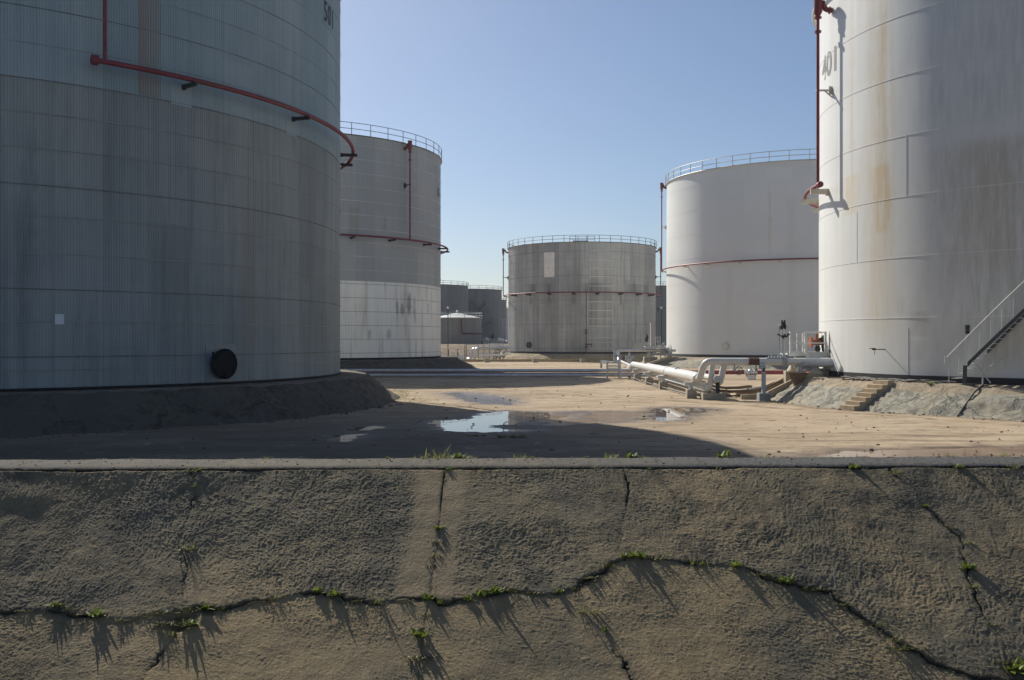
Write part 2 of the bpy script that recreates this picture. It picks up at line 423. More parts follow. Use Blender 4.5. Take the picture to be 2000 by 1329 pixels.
while k < A1.zt-2: k += 1.2; zs.append(k)
m_strap = m_plain('strap_steel', (.27, .30, .30), .4, .42, metal=.3, scale=.7)
m_strap2 = m_plain('dull_lap_edge', (.15, .17, .17), .45, .6, scale=.7)
for i, z in enumerate(zs):
    if i in lap or (i > 11 and i % 2): ring_band(A1, z, .035, .02, m_strap2, T, 'lap_joint')
    else: ring_band(A1, z, .022, .026, m_strap, T, 'strap')
wall(A1, 'faded_panel', zsplit+.05, A1.z(290, -60), m_brown, T, .022, .105, .012, A1.th(270), A1.th(313))
m_patch = m_cladding('patch_sheet', (.35, .43, .45), (.40, .47, .49), 3, 9, 0, .4, .45)
zr = A1.z(187, 118, .71)
br = [A1.th(p, .5) for p in (371, 589, 684)]; br.append(A1.th(684, .5)+R_(9.2)); br += [br[-1]+R_(14*q) for q in (1, 2, 3)]
ring_pipe(A1, A1.th(187, .71), A1.th(187, .71)+R_(160), zr, .71, .10, M['red'], T, br, M['black'], .12, .15)
for a in br[:4]: wall(A1, 'patch_panel', zr-.95, zr-.12, m_patch, T, .024, .105, .012, a-.028, a+.022)
e = MB(); thc = A1.th(185, .71); e.disc(A1.pt(thc, zr, .71), A1.pt(thc+.01, zr, .71)-A1.pt(thc, zr, .71), .19, .22, 18); e.build('end_flange', M['red'], T, smooth=True)
riser(A1, A1.th(205, .71), .71, zr, A1.zt-.4, .07, M['red'], T, (zr+4, zr+8), head=True)
thm = A1.th(431); zm = A1.z(431, 711); dv = A1.pt(thm, 0, 1)-A1.pt(thm, 0, 0)
e = MB(); e.tube([A1.pt(thm, zm, -.1), A1.pt(thm, zm, .22)], .58, 40); e.build('manhole_neck', m_plain('manhole_grey', (.07, .075, .078), .3, .5), T, smooth=True)
e = MB(); e.tube([A1.pt(thm, zm, .22), A1.pt(thm, zm, .30)], .63, 40)
for q in range(20):
    w = Vector((-math.sin(thm), math.cos(thm), 0))*math.cos(q*math.pi/10)*.57+Vector((0, 0, 1))*math.sin(q*math.pi/10)*.57
    e.disc(A1.pt(thm, zm, .32)+w, dv, .03, .06, 8)
e.bar(A1.pt(thm-.034, zm-.1, .3), A1.pt(thm-.034, zm+.5, .3), .07); e.bar(A1.pt(thm-.004, zm-.42, .36), A1.pt(thm+.004, zm-.42, .36), .04)
e.build('manhole_cover', m_plain('manhole_black', (.010, .012, .014), .3, .7, spec=.12), T, smooth=True)
wall(A1, 'manhole_plate', zm-.78, zm+.82, m_plain('plate_grey', (.24, .265, .265), .2, .5), T, .026, None, 0, thm-.042, thm+.042)
wall(A1, 'inspection_plate', A1.z(116, 634), A1.z(116, 614), m_plain('pale_plate', (.72, .74, .72), .1, .5), T, .03, None, 0, A1.th(107), A1.th(125))
digits(A1, '501', 631.5, A1.z(631.5, 38), 1.42, M['digit_dark'], T, .82, .008, 1.15, .045)
ring_band(A1, A1.zb+.03, .06, .05, M['bitumen'], T, 'base_chime')
roof(A1, T, M['roof']); railing(A1, M['dkrail'], T, A1.zt)
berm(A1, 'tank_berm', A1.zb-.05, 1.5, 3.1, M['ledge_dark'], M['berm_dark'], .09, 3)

# ---- tank behind it (number 502 half round the corner)
B1 = Tank(-12.1, 106, 14.75, 1.5, 21.9)
T = thing('storage_tank', (B1.c.x, B1.c.y, B1.zb), 'grey ribbed storage tank with a pale lower band, dark railing and numerals starting 50', 'storage tank', 'storage tanks of the depot')
zs_ = B1.z(665, 548)
m_b = m_cladding('mid_grey_cladding', (.36, .375, .38), (.45, .455, .445), 1.9, 3.1, zs_, .35, .5, seam=.2, pan=.6, stains_and_shade=[(B1.u(692), .8, 12, 15.5, (.26, .23, .18), .6), (B1.u(752), .6, 13, 15, (.2, .19, .16), .5)])
dk = (.16, .155, .15)
m_bl = m_cladding('pale_lower_cladding', (.76, .75, .715), (.86, .845, .80), 1.2, 9, 0, .6, .45, metal=.25, seam=.25, pan=.5, grime=((.46, .42, .34), .75), stains_and_shade=[
    (B1.u(776), .3, B1.z(776, 620), B1.z(776, 585), dk, .9), (B1.u(786), .5, B1.z(786, 622), B1.z(786, 588), dk, .95), (B1.u(799), .6, B1.z(799, 626), B1.z(799, 566), dk, .95),
    (B1.u(810), .36, B1.z(810, 640), B1.z(810, 572), dk, .7), (B1.u(836), .25, B1.z(836, 618), B1.z(836, 590), dk, .7), (B1.u(760), .35, B1.z(760, 668), B1.z(760, 640), dk, .6), (B1.u(722), .45, B1.z(722, 670), B1.z(722, 640), dk, .5)])
wall(B1, 'lower_cladding', B1.zb, zs_, m_bl, T, .012, .2, .014)
wall(B1, 'upper_cladding', zs_, B1.zt, m_b, T, 0, .2, .014)
m_st2 = m_plain('bright_strap', (.62, .62, .60), .35, .35, metal=.3, scale=.35)
z = B1.zb+.5
while z < B1.zt-.6:
    ring_band(B1, z, .03, .03, m_strap2 if z < zs_ else m_st2, T, 'strap'); z += 1.27
zr = B1.z(665, 458.5, .7)
ring_pipe(B1, 0, 6.2832, zr, .75, .09, M['red'], T, [B1.th(p, .6) for p in (690, 768, 837)]+[B1.th(856, .6)+R_(8), B1.th(856, .6)+R_(22)], M['black'], .13, .15)
riser(B1, B1.th(800, .7), .75, zr, B1.z(800, 280, .7), .075, M['red'], T, (B1.z(800, 361, .7),))
digits(B1, '502', 853, B1.z(853, 381), 1.1, M['digit_dark'], T, .8, .01, 1.0, .04)
ring_band(B1, B1.zb+.02, .08, .06, M['bitumen'], T, 'base_chime')
roof(B1, T, M['roof']); railing(B1, M['dkrail'], T, B1.zt, 1.15)
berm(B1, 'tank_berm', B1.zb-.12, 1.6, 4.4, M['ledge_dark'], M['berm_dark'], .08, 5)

# ---- grey tank in the middle
C1 = Tank(4.0, 162, 11.9, 1.39, 17.9)
T = thing('storage_tank', (C1.c.x, C1.c.y, C1.zb), 'wide grey sheet-clad storage tank in the centre with two red risers and one bright panel', 'storage tank', 'storage tanks of the depot')
grm = (.12, .12, .115)
zr = C1.z(1136, 571, .7)
m_c = m_cladding('streaky_grey_cladding', (.27, .275, .27), (.45, .45, .435), 1.15, 3.66, C1.zb, .8, .5, seam=.6, pan=.8, grime=((.14, .14, .135), .5), stains_and_shade=[
    (C1.u(p), w, zr+.0, zr+1.5, grm, .75) for p, w in ((1040, 1.2), (1072, .9), (1155, 2.6), (1240, 2.4), (1262, 1.2))]+[(C1.u(p), .55, zr-2.2, zr-.1, grm, .7) for p in (1003, 1036, 1072, 1120, 1213, 1246)])
wall(C1, 'cladding', C1.zb, C1.zt, m_c, T, 0, .22, .014)
z = C1.zb+.55; i = 0
while z < C1.zt-.4:
    ring_band(C1, z, .035, .035, m_strap2 if i % 3 == 0 else m_strap, T, 'strap'); z += 1.22; i += 1
for py in (490, 508, 524, 540, 559, 590, 607, 623, 637.5, 660, 669, 681):
    ring_band(C1, C1.z(1170, py), .05, .055, m_st2, T, 'bright_strap', C1.th(1150), C1.th(1196))
wall(C1, 'bright_panel', C1.z(1073, 541.5), C1.z(1073, 493), m_plain('new_sheet', (.80, .76, .70), .12, .4, scale=1.5), T, .05, .16, .02, C1.th(1063), C1.th(1083))
ring_pipe(C1, 0, 6.2832, zr, .75, .09, M['red'], T, [C1.th(p, .5) for p in (1003, 1032, 1072, 1120, 1168, 1213, 1248, 1272)], M['black'], .28, .2)
tl = C1.th(994)-R_(3); tr = C1.th(1279)+R_(3)
for a in (tl, tr):
    a2 = a; riser(C1, a2, .85, zr, C1.zt-.15, .075, M['dark_red'], T, (C1.zt-4.6,))
va = C1.th(1145, .4); e = MB(); e.tube([C1.pt(va, zr, .5), C1.pt(va, .3, .5)], .065, 10)
drop = e.build('drop_pipe', M['dark_red'], T, smooth=True)
for py in (645, 650, 672, 677):
    e = MB(); e.disc(C1.pt(va, C1.z(1145, py), .5), (0, 0, 1), .17, .12); e.sphere(C1.pt(va, C1.z(1145, py)-.1, .5), .17, 10); e.build('valve', M['dark_red'], drop, smooth=True)
e = MB(); e.bar(C1.pt(va, C1.z(1145, 673), .5), C1.pt(va+.06, C1.z(1145, 673), .6), .12); e.disc(C1.pt(va+.065, C1.z(1145, 674), .6), (1, 0, 0), .25, .06); e.build('side_valve', M['black'], drop)
thm = C1.th(1034.5); zm = C1.z(1034.5, 674.5)
e = MB(); e.tube([C1.pt(thm, zm, -.1), C1.pt(thm, zm, .25)], .44, 28); e.disc(C1.pt(thm, zm, .25), C1.pt(thm, 0, 1)-C1.pt(thm, 0, 0), .5, .08, 28); e.build('manhole_cover', M['black'], T, smooth=True)
wall(C1, 'pale_panel', C1.z(1248, 683), C1.z(1248, 670), m_plain('pale_repair_sheet', (.42, .41, .36), .2, .5, scale=.8), T, .05, .2, .012, C1.th(1235), C1.th(1262))
ring_band(C1, C1.zb-.13, .30, .03, M['bitumen'], T, 'base_ring')
roof(C1, T, M['roof'], 1.0); railing(C1, M['dkrail'], T, C1.zt, 1.08, spacing=1.75, r=.034)
e = MB(); hp = Vector((C1.c.x-.3, C1.c.y-6.5, C1.zt+.45))
for dx in (-2.0, -.7, .6, 1.9): e.tube([hp+Vector((dx, 0, 0)), hp+Vector((dx, 0, 1.0))], .035, 6)
for dz in (.5, 1.0): e.tube([hp+Vector((-2, 0, dz)), hp+Vector((1.9, 0, dz))], .03, 6)
for dx in (-2.0, 1.9):
    for dz in (.5, 1.0): e.tube([hp+Vector((dx, 0, dz)), hp+Vector((dx, 1.6, dz+.1))], .03, 6)
e.build('roof_hatch_rail', M['dkrail'], T, smooth=True)
e = MB(); e.box(hp+Vector((-.3, .9, .25)), (2.4, 1.2, .3)); e.build('roof_hatch', M['galv'], T)
berm(C1, 'tank_berm', C1.zb-.28, 1.3, 3.2, M['ledge'], M['berm_tan'], .06, 8)

# ---- white tank, middle right
D1 = Tank(16.1, 131, 16.6, 1.5, 23.0)
T = thing('storage_tank', (D1.c.x, D1.c.y, D1.zb), 'white smooth storage tank with pale railing and red ring pipe, beside the centre tank', 'storage tank', 'storage tanks of the depot')
zr = D1.z(1500, 507.5, .5)
rust = (.52, .46, .34)
m_d = m_cladding('white_tank_paint', (.68, .69, .675), (.75, .755, .735), 7.5, 2.85, D1.zb, .25, .42, pan=.5, spec=.45, stains_and_shade=[
    (D1.u(1503), .35, D1.z(1503, 520), D1.z(1503, 352), (.56, .51, .38), .6), (D1.u(1545), .8, D1.zb, D1.zt-3, (.57, .55, .48), .3), (D1.u(1425), .7, D1.zb, zr, (.58, .56, .48), .3)])
wall(D1, 'shell', D1.zb, D1.zt, m_d, T, 0, None)
m_seam = m_plain('weld_white', (.70, .70, .68), .1, .42)
for i in range(1, 8): ring_band(D1, D1.zb+2.85*i, .035, .012, m_seam, T, 'weld_seam')
a0 = D1.th(1291, .55)
ring_pipe(D1, a0, a0+R_(210), zr, .55, .09, M['red'], T, [a0+R_(.5)]+[D1.th(p, .4) for p in (1338, 1379, 1444, 1523)], M['beige'], .14, .14)
riser(D1, D1.th(1291, .6), .6, zr, D1.z(1291, 361, .6), .075, M['red'], T, (D1.z(1291, 444, .6),), M['beige'])
thm = D1.th(1417); zm = D1.z(1417, 676.5)
e = MB(); e.tube([D1.pt(thm, zm, -.1), D1.pt(thm, zm, .14)], .46, 28); e.build('manhole_neck', m_plain('manhole_ring', (.50, .47, .38), .15, .5), T, smooth=True)
e = MB(); e.tube([D1.pt(thm, zm, .14), D1.pt(thm, zm, .2)], .42, 28); e.build('manhole_cover', M['white'], T, smooth=True)
wall(D1, 'repaint_patch', D1.z(1520, 350), D1.z(1520, 328), m_plain('fresh_white', (.75, .755, .745), .03, .42), T, .006, None, 0, D1.th(1494), D1.th(1546))
ring_band(D1, D1.zb-.16, .32, .02, M['bitumen'], T, 'base_ring')
roof(D1, T, M['roof']); railing(D1, M['ltrail'], T, D1.zt, 1.2, spacing=2.1, r=.04)
berm(D1, 'tank_berm', D1.zb-.33, 1.4, 4.0, M['ledge'], M['berm_grey'], .07, 9)

# ---- white tank 401 at the right
E1 = Tank(30.15, 61.7, 13.9, 1.55, 22.15)
T = thing('storage_tank', (E1.c.x, E1.c.y, E1.zb), 'large white rust-streaked storage tank numbered 401 at the right with an outside stair', 'storage tank', 'storage tanks of the depot')
T401 = T
yel = (.58, .46, .27)
m_e = m_cladding('white_rusty_paint', (.66, .675, .66), (.74, .75, .73), 6.2, 2.87, E1.zb+.1, .3, .42, pan=.55, spec=.45, stains_and_shade=[
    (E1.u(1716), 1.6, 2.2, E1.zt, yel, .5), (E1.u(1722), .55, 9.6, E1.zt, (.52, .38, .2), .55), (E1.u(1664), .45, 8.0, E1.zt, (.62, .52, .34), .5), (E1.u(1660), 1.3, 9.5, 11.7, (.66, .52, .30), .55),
    (E1.u(1720), 1.0, 8.2, 11.9, (.56, .41, .2), .65), (E1.u(1985), 5.0, 1.4, 12.6, (.36, .345, .29), .65), (E1.u(1930), 2.2, 6.0, 12.3, (.42, .36, .25), .4), (E1.u(1960), 6.0, 11.5, 30, (.40, .43, .44), .55), (E1.u(1760), .5, 4.2, 5.4, (.45, .44, .4), .4), (E1.u(1795), .8, 3.3, 4.6, (.4, .4, .37), .45), (E1.u(1790), .7, 2.2, 3.2, (.45, .45, .42), .4)])  # broad right-side patches paint in shade, over a real brown tint below
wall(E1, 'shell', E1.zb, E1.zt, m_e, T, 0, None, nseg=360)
for i in range(0, 7): ring_band(E1, E1.zb+.25+2.87*i+2.45, .03, .012, m_seam, T, 'weld_seam', n=360)
for px, y0, y1 in ((1770, 385, 262), (1674, 515, 415), (1773, 732, 640)):
    a = E1.th(px); e = MB(); e.bar(E1.pt(a, E1.z(px, y0), .001), E1.pt(a, E1.z(px, y1), .001), .022, .012); e.build('vertical_weld', m_seam, T)
zr = E1.z(1601, 361, .75); a0 = E1.th(1601, .75)
ring_pipe(E1, a0, a0-R_(150), zr, .75, .10, M['red'], T, [a0-R_(3.5), a0-R_(19), a0-R_(36), a0-R_(55)], M['beige'], .13, .28)
e = MB(); e.disc(E1.pt(a0, zr, .75), E1.pt(a0+.01, zr, .75)-E1.pt(a0, zr, .75), .16, .3, 18); e.build('end_flange', M['red'], T, smooth=True)
riser(E1, E1.th(1597.5, .75), .75, zr, E1.z(1597.5, 4, .75), .085, M['red'], T, (E1.z(1597.5, 177, .75),), M['beige'])
digits(E1, '401', 1606.5, E1.z(1606.5, 160), 1.75, M['digit_grey'], T, 1.1, .05, 1.04, .014)
e = MB(); e.tube(arc_pts(E1, 0, 2*math.pi*179/180, E1.zt-.25, .28, 179), .11, 8, closed=True); e.build('stiffener_ring', M['white'], T, smooth=True)
for (y0, y1) in ((644, 635.5), (652.5, 644.8)):
    wall(E1, 'small_plate', E1.z(1890, y0), E1.z(1890, y1), M['black'], T, .03, None, 0, E1.th(1886), E1.th(1894))
a = E1.th(1729); zt_ = E1.z(1729, 683, .5)
e = MB(); e.tube([E1.pt(a, zt_, -.05), E1.pt(a, zt_, .7)], .022, 8); e.box(E1.pt(a, zt_, .7), (.14, .09, .08)); e.tube([E1.pt(a, zt_, .62), E1.pt(a, zt_-.24, .66)], .015, 6); e.bar(E1.pt(a, zt_+.05, .7)-Vector((.22, 0, 0)), E1.pt(a, zt_+.05, .7)+Vector((.1, 0, 0)), .03)
e.build('sample_tap', M['black'], T)
ring_band(E1, E1.zb-.15, .30, .02, M['bitumen'], T, 'base_ring')
roof(E1, T, M['roof']); railing(E1, M['ltrail'], T, E1.zt, 1.1, off=-.15)
berm(E1, 'tank_berm', E1.zb-.30, 1.3, 3.3, M['ledge'], M['berm_grey'], .055, 12, 1100)
# outside stair winding up the wall
ro, ri = .98, .16
s0 = E1.th(1890, ro); z_s0 = E1.z(1890, 712, ro); s1 = E1.th(1999, ro); z_s1 = E1.z(1999, 608, ro)
sl = (z_s1-z_s0)/(s1-s0); a_b = s0-(z_s0-(E1.zb-.25))/sl; a_t = s0+(E1.zt-z_s0)/sl
st = thing('tank_stairway', E1.pt(a_b, E1.zb-.25, .5), 'steel stairway with thin pale handrail curving up the side of tank 401', 'stairway')
def helix(off, dz, th0, th1, n=70): return [E1.pt(th0+(th1-th0)*i/n, z_s0+sl*(th0+(th1-th0)*i/n-s0)+dz, off) for i in range(n+1)]
def strip(pts, h, w):
    mb = MB(); vs = []; fs = []
    for p in pts:
        r_ = Vector((p.x-E1.c.x, p.y-E1.c.y, 0)).normalized()*w/2
        vs += [p-r_-Vector((0, 0, h/2)), p+r_-Vector((0, 0, h/2)), p+r_+Vector((0, 0, h/2)), p-r_+Vector((0, 0, h/2))]
    for i in range(len(pts)-1):
        for q in range(4): fs.append((i*4+q, (i+1)*4+q, (i+1)*4+(q+1) % 4, i*4+(q+1) % 4))
    fs += [(0, 1, 2, 3), tuple(len(vs)-4+q for q in (3, 2, 1, 0))]
    return mb.add(vs, fs)
m_str = m_plain('dark_stringer', (.045, .05, .052), .3, .5)
strip(helix(ro, 0, s0, a_t), .2, .05).build('outer_stringer', m_str, st, smooth=True)
strip(helix(ri, 0, s0+R_(2.0), a_t), .16, .05).build('inner_stringer', m_str, st, smooth=True)
nt_ = int((E1.zt-(E1.zb-.25))/.22); nt_ = min(nt_, 98)
for i in range(nt_):
    aa = a_b+(a_t-a_b)*(i+1)/(nt_+1); zz = z_s0+sl*(aa-s0); tt = MB(); da = .13/E1.R
    vs = [E1.pt(aa+q*da, zz+w, o) for w in (-.03, .0) for q, o in ((-1, ri), (1, ri), (1, ro-.03), (-1, ro-.03))]
    tt.add(vs, [(3, 2, 1, 0), (4, 5, 6, 7), (0, 1, 5, 4), (1, 2, 6, 5), (2, 3, 7, 6), (3, 0, 4, 7)])
    tt.build('tread', M['ltrail'], st)
hr = MB(); hr.tube([E1.pt(a_b-.012, E1.zb+.62, ro), E1.pt(a_b-.012, E1.zb+.95, ro)]+helix(ro, 1.22, a_b-.008, a_t), .026, 6)
nb = int((a_t-a_b)*E1.R/.42)
for i in range(nb):
    aa = a_b+(a_t-a_b)*i/nb; zz = z_s0+sl*(aa-s0); hr.tube([E1.pt(aa, max(zz, E1.zb-.25), ro), E1.pt(aa, zz+1.22, ro)], .014, 5)
hr.build('handrail', M['ltrail'], st, smooth=True)
e = MB(); ab = E1.th(1885, ro+.1); e.bar(E1.pt(ab, E1.zb-.35, ro+.15), E1.pt(ab, E1.z(1885, 714, ro), ro+.1), .13); e.bar(E1.pt(ab, E1.zb-.28, ro+.15), E1.pt(ab+.03, E1.zb-.28, ro+.25), .16, .1); e.build('bottom_post', m_str, st)
e = MB(); ab = E1.th(1919, ro+.1); e.tube([E1.pt(ab, E1.zb-.3, ro+.1), E1.pt(ab, E1.z(1919, 690, ro), ro)], .035, 8); e.tube([E1.pt(ab-.03, E1.z(1910, 704, ro), ro), E1.pt(ab+.02, E1.zb-.2, ro)], .03, 6)
e.tube([E1.pt(ab, E1.zb+.3, ro), E1.pt(ab+.035, E1.zb+.85, ri)], .025, 6); e.build('stay', M['ltrail'], st, smooth=True)

# ---- far tanks
def far_tank(az, D, R, zb, zt, ca, cb, rail, label, dome=False, roofm=None, ph=3.0):
    t = Tank(az, D, R, zb, zt)
    T = thing('storage_tank', (t.c.x, t.c.y, zb), label, 'storage tank', 'storage tanks of the depot')
    m = m_cladding('far_cladding', ca, cb, 1.3, ph, zb, .8, .55, seam=.3, pan=.7)
    wall(t, 'cladding', zb, zt, m, T, 0, .35, .02)
    roof(t, T, roofm or M['roof'], 1.0 if not dome else 1.15)
    railing(t, rail, T, zt, 1.15, spacing=2.6, r=.05)
    return t, T
gA, gB = (.13, .14, .15), (.19, .195, .20)
fa, TA = far_tank(-5.3, 290, 14, 1.6, 18.6, gA, gB, M['dkrail'], 'distant dark grey tank whose edge peeps out behind the pale-banded tank')
fb, TB = far_tank(-2.65, 320, 11.5, 1.6, 19.0, (.10, .11, .12), (.15, .155, .165), M['dkrail'], 'distant dark blue-grey tank with a zigzag stair, right of its lighter neighbour')
fc, TC = far_tank(-2.2, 365, 12, 1.6, 17.6, (.10, .11, .12), (.15, .155, .165), M['dkrail'], 'sliver of a distant dark tank behind the one with the zigzag stair')
fd, TD = far_tank(.3, 600, 20, 1.6, 21.9, (.42, .43, .43), (.5, .5, .5), M['ltrail'], 'faint pale tank farthest away, left of the centre tank')
ff, TF = far_tank(8.9, 300, 14, 1.6, 18.6, (.12, .13, .145), (.17, .18, .19), M['dkrail'], 'distant dark tank in the gap between the centre tank and the white tank')
fe, TE = far_tank(-3.14, 200, 4.85, 2.35, 7.5, (.20, .20, .195), (.27, .265, .25), M['ltrail'], 'small grey tank with a white domed roof and red L-shaped pipe', True, M['white'], 1.8)
e = MB(); a = fe.th(900); e.tube(fillet([fe.pt(a, 7.3, .3), fe.pt(a, fe.z(900, 652), .3)]+arc_pts(fe, a, a+R_(58), fe.z(900, 652), .3, 20), .05), .13, 8); e.build('foam_pipe', M['dark_red'], TE, smooth=True)
e = MB(); e.sphere((fe.c.x, fe.c.y, 8.8), .35, 10); e.tube([(fe.c.x, fe.c.y, 8.5), (fe.c.x, fe.c.y, 8.8)], .2, 10); e.build('roof_vent', M['white'], TE, smooth=True)
e = MB(); ps = [fb.pt(fb.th(p, .6), fb.z(p, y, .6), .6) for p, y in ((918, 588), (935, 605), (948, 592), (930, 618), (945, 612), (925, 632), (940, 640), (960, 628))]
for a, b in zip(ps[:-1], ps[1:]): e.bar(a, b, .25, .3); e.bar(a+Vector((0, 0, 1)), b+Vector((0, 0, 1)), .1)
for p in ps: e.bar(p-Vector((0, 0, 2.5)), p+Vector((0, 0, 1.1)), .12)
e.build('zigzag_stair', M['black'], TB)
e = MB(); q = P(985, 664, 300)
for dx in (-.6, .6):
    for dy in (0, 1.4): e.bar((q.x+dx, q.y+dy, 1), (q.x+dx, q.y+dy, 9.5), .1)
for i in range(11): e.bar((q.x-.6, q.y, 1.2+i*.8), (q.x+.6, q.y, 1.2+i*.8), .09); e.bar((q.x-.6, q.y, 1.2+i*.8), (q.x+.6, q.y+1.4, 1.6+i*.8), .07)
tag(e.build('stair_tower', M['galv'], None), 'far thin lattice stair tower just left of the centre tank', 'stair tower')

# ------------------------------------------------------------------ yard ground with shallow hollows that hold water
pud_px = {
 'clear': [(845, 826), (862, 821), (895, 820), (925, 817), (945, 808), (965, 804), (1005, 803), (1062, 806), (1060, 816), (1020, 822), (1003, 829), (968, 829), (946, 832), (962, 836), (1003, 838.5), (1040, 839), (1003, 842), (935, 842.5), (900, 841), (872, 839)],
 'muddy': [(1062, 806), (1130, 805), (1190, 804.5), (1262, 806), (1255, 815), (1215, 823), (1160, 826), (1110, 829), (1070, 831), (1050, 826)],
 'far': [(1276, 809), (1290, 797), (1340, 796), (1392, 800), (1368, 806), (1345, 813), (1320, 821), (1280, 821)],
 'back': [(868, 768), (905, 766), (945, 770), (985, 775), (998, 782), (996, 790.5), (950, 788.5), (915, 782), (890, 774)],
 'small_a': [(690, 839), (700, 834), (742, 831), (738, 834.5), (715, 839)],
 'small_b': [(648, 859), (665, 850), (702, 847), (697, 857), (668, 861)],
 'kerbside': [(1600, 891), (1640, 883), (1720, 880), (1800, 879), (1900, 875), (2040, 873), (2040, 899), (1600, 899)],
}
puds = {k: [(G(*p).x, G(*p).y) for p in v] for k, v in pud_px.items()}
def axis(lo, hi, step, far, grow=1.16):
    a = list(np.arange(lo, hi, step)); s = step; x = a[-1]
    while x < far: s *= grow; x += s; a.append(x)
    s = step; x = lo; b = []
    while x > -far: s *= grow; x -= s; b.append(x)
    return np.array(b[::-1]+a)
gx = axis(-12.5, 16.5, .085, 1500); gy = axis(25.5, 58, .085, 1800)
GX, GY = np.meshgrid(gx, gy)
x, y = GX.ravel(), GY.ravel()
near = smooth(140, 90, np.hypot(x, y-40))
gz = near*(fbm(x*.22, y*.22, 3, 4)*.022+fbm(x*1.3, y*1.3, 9, 5, .6)*.014+fbm(x*.2+y*.05, y*1.5, 13, 4)*.016)
wet = np.zeros_like(x)
sel = (np.abs(x-2) < 20) & (y > 22) & (y < 64)
xs, ys = x[sel], y[sel]; dz = np.zeros_like(xs); wt = np.zeros_like(xs); fl = gz[sel]
for k, pts in puds.items():
    sd = poly_sd(xs, ys, pts)+fbm(xs*1.3, ys*.8, 21, 4)*.30+fbm(xs*2.6, ys*1.1, 23, 4, .6)*(.34 if k in ('clear', 'far') else .1)
    amt = smooth(-.5, .35, sd)
    isl = smooth(.0, .4, fbm(xs*.6, ys*.34+5, 33, 4)) if k == 'muddy' else 0
    fl = fl*(1-.35*amt); dz = dz-amt*(.052-(.030*isl+.008 if k == 'muddy' else 0)); wt = np.maximum(wt, smooth(-1.7, .1, sd))
gz[sel] = fl+dz; wet[sel] = wt
gz = gz+.012*near*np.sin(1)*0
def grid_mesh(name, X, Y, Z, nx, ny, attrs, mats, smoothf=True):
    me = bpy.data.meshes.new(name); nv = nx*ny
    me.vertices.add(nv); me.vertices.foreach_set('co', np.column_stack([X, Y, Z]).astype(np.float32).ravel())
    i = np.arange((ny-1)*(nx-1)); r = i//(nx-1); c = i % (nx-1); a = r*nx+c
    quads = np.column_stack([a, a+1, a+nx+1, a+nx]).astype(np.int32)
    me.loops.add(quads.size); me.loops.foreach_set('vertex_index', quads.ravel())
    me.polygons.add(len(quads)); me.polygons.foreach_set('loop_start', np.arange(0, quads.size, 4, dtype=np.int32))
    me.polygons.foreach_set('use_smooth', np.full(len(quads), smoothf))
    for k, v in attrs.items():
        at = me.attributes.new(k, 'FLOAT', 'POINT'); at.data.foreach_set('value', v.astype(np.float32))
    me.materials.append(mats); me.update(calc_edges=True); me.validate()
    return put(name, me)
t = NT('yard_dirt'); p = t.pos(); px_, py_, _ = t.sep(p)
stretch = t.vec(t.math('MULTIPLY', px_, .16), t.math('MULTIPLY', py_, .42))
a = t.noise(p, .09, 6, .6); b = t.noise(stretch, 1.0, 7, .65, .8); c = t.noise(p, 2.4, 6, .7); d = t.noise(p, 16, 4, .65)
col = t.mix(t.ramp(a, .35, .65), (.36, .274, .182), (.43, .342, .238))
col = t.mix(t.ramp(b, .48, .66, 0, .75), col, (.22, .155, .10))
col = t.mix(t.ramp(c, .5, .78, 0, .45), col, (.20, .15, .105))
col = t.mix(t.ramp(d, .55, .8, 0, .4), col, (.16, .125, .09))
col = t.mix(t.ramp(t.noise(p, .35, 5, .6), .56, .74, 0, .5), col, (.31, .265, .205))
w = t.attr('wet'); wn = t.math('MULTIPLY', w, t.ramp(t.noise(p, 1.1, 5, .6), .25, .6, .45, 1))
col = t.mix(wn, col, (.095, .066, .045))
# damp dirt, its colour darkened further to deepen the big tank's shadow
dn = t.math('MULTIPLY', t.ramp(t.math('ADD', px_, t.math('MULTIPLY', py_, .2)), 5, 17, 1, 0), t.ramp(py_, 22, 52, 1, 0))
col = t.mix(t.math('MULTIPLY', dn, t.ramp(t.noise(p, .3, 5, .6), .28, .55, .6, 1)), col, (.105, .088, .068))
s2 = t.noise(t.vec(t.math('ADD', t.math('MULTIPLY', px_, .22), t.math('MULTIPLY', py_, .05)), t.math('MULTIPLY', py_, 1.6)), 1.0, 6, .7, .5)
col = t.mix(t.ramp(s2, .53, .64, 0, .7), col, (.15, .108, .066))
col = t.mix(t.ramp(s2, .42, .30, 0, .35), col, (.43, .36, .27))
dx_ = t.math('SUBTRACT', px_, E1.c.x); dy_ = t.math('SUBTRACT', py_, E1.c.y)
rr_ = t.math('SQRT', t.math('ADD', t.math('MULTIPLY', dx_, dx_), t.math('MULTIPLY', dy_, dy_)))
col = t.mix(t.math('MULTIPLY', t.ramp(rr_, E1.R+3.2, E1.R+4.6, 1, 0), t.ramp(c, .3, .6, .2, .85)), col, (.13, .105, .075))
for (ax, ay, nx, ny, off) in ((13.0, 45.9, .79, .61, .0), (13.0, 45.9, .79, .61, 1.7), (4.0, 33.0, .10, .995, .0), (4.0, 33.0, .10, .995, 1.8), (2.0, 62.0, -.25, .97, 0.0), (2.0, 62.0, -.25, .97, 1.8)):
    dd = t.math('ADD', t.math('MULTIPLY', t.math('SUBTRACT', px_, ax), nx), t.math('MULTIPLY', t.math('SUBTRACT', py_, ay), ny))
    dd = t.math('ABSOLUTE', t.math('ADD', t.math('SUBTRACT', dd, off), t.math('MULTIPLY', t.math('SUBTRACT', t.noise(p, .12, 2, .5), .5), 5.0)))
    col = t.mix(t.math('MULTIPLY', t.ramp(dd, .12, .36, 1, 0), t.ramp(t.noise(p, .5, 4, .6), .35, .6, .2, .85)), col, (.185, .135, .085))
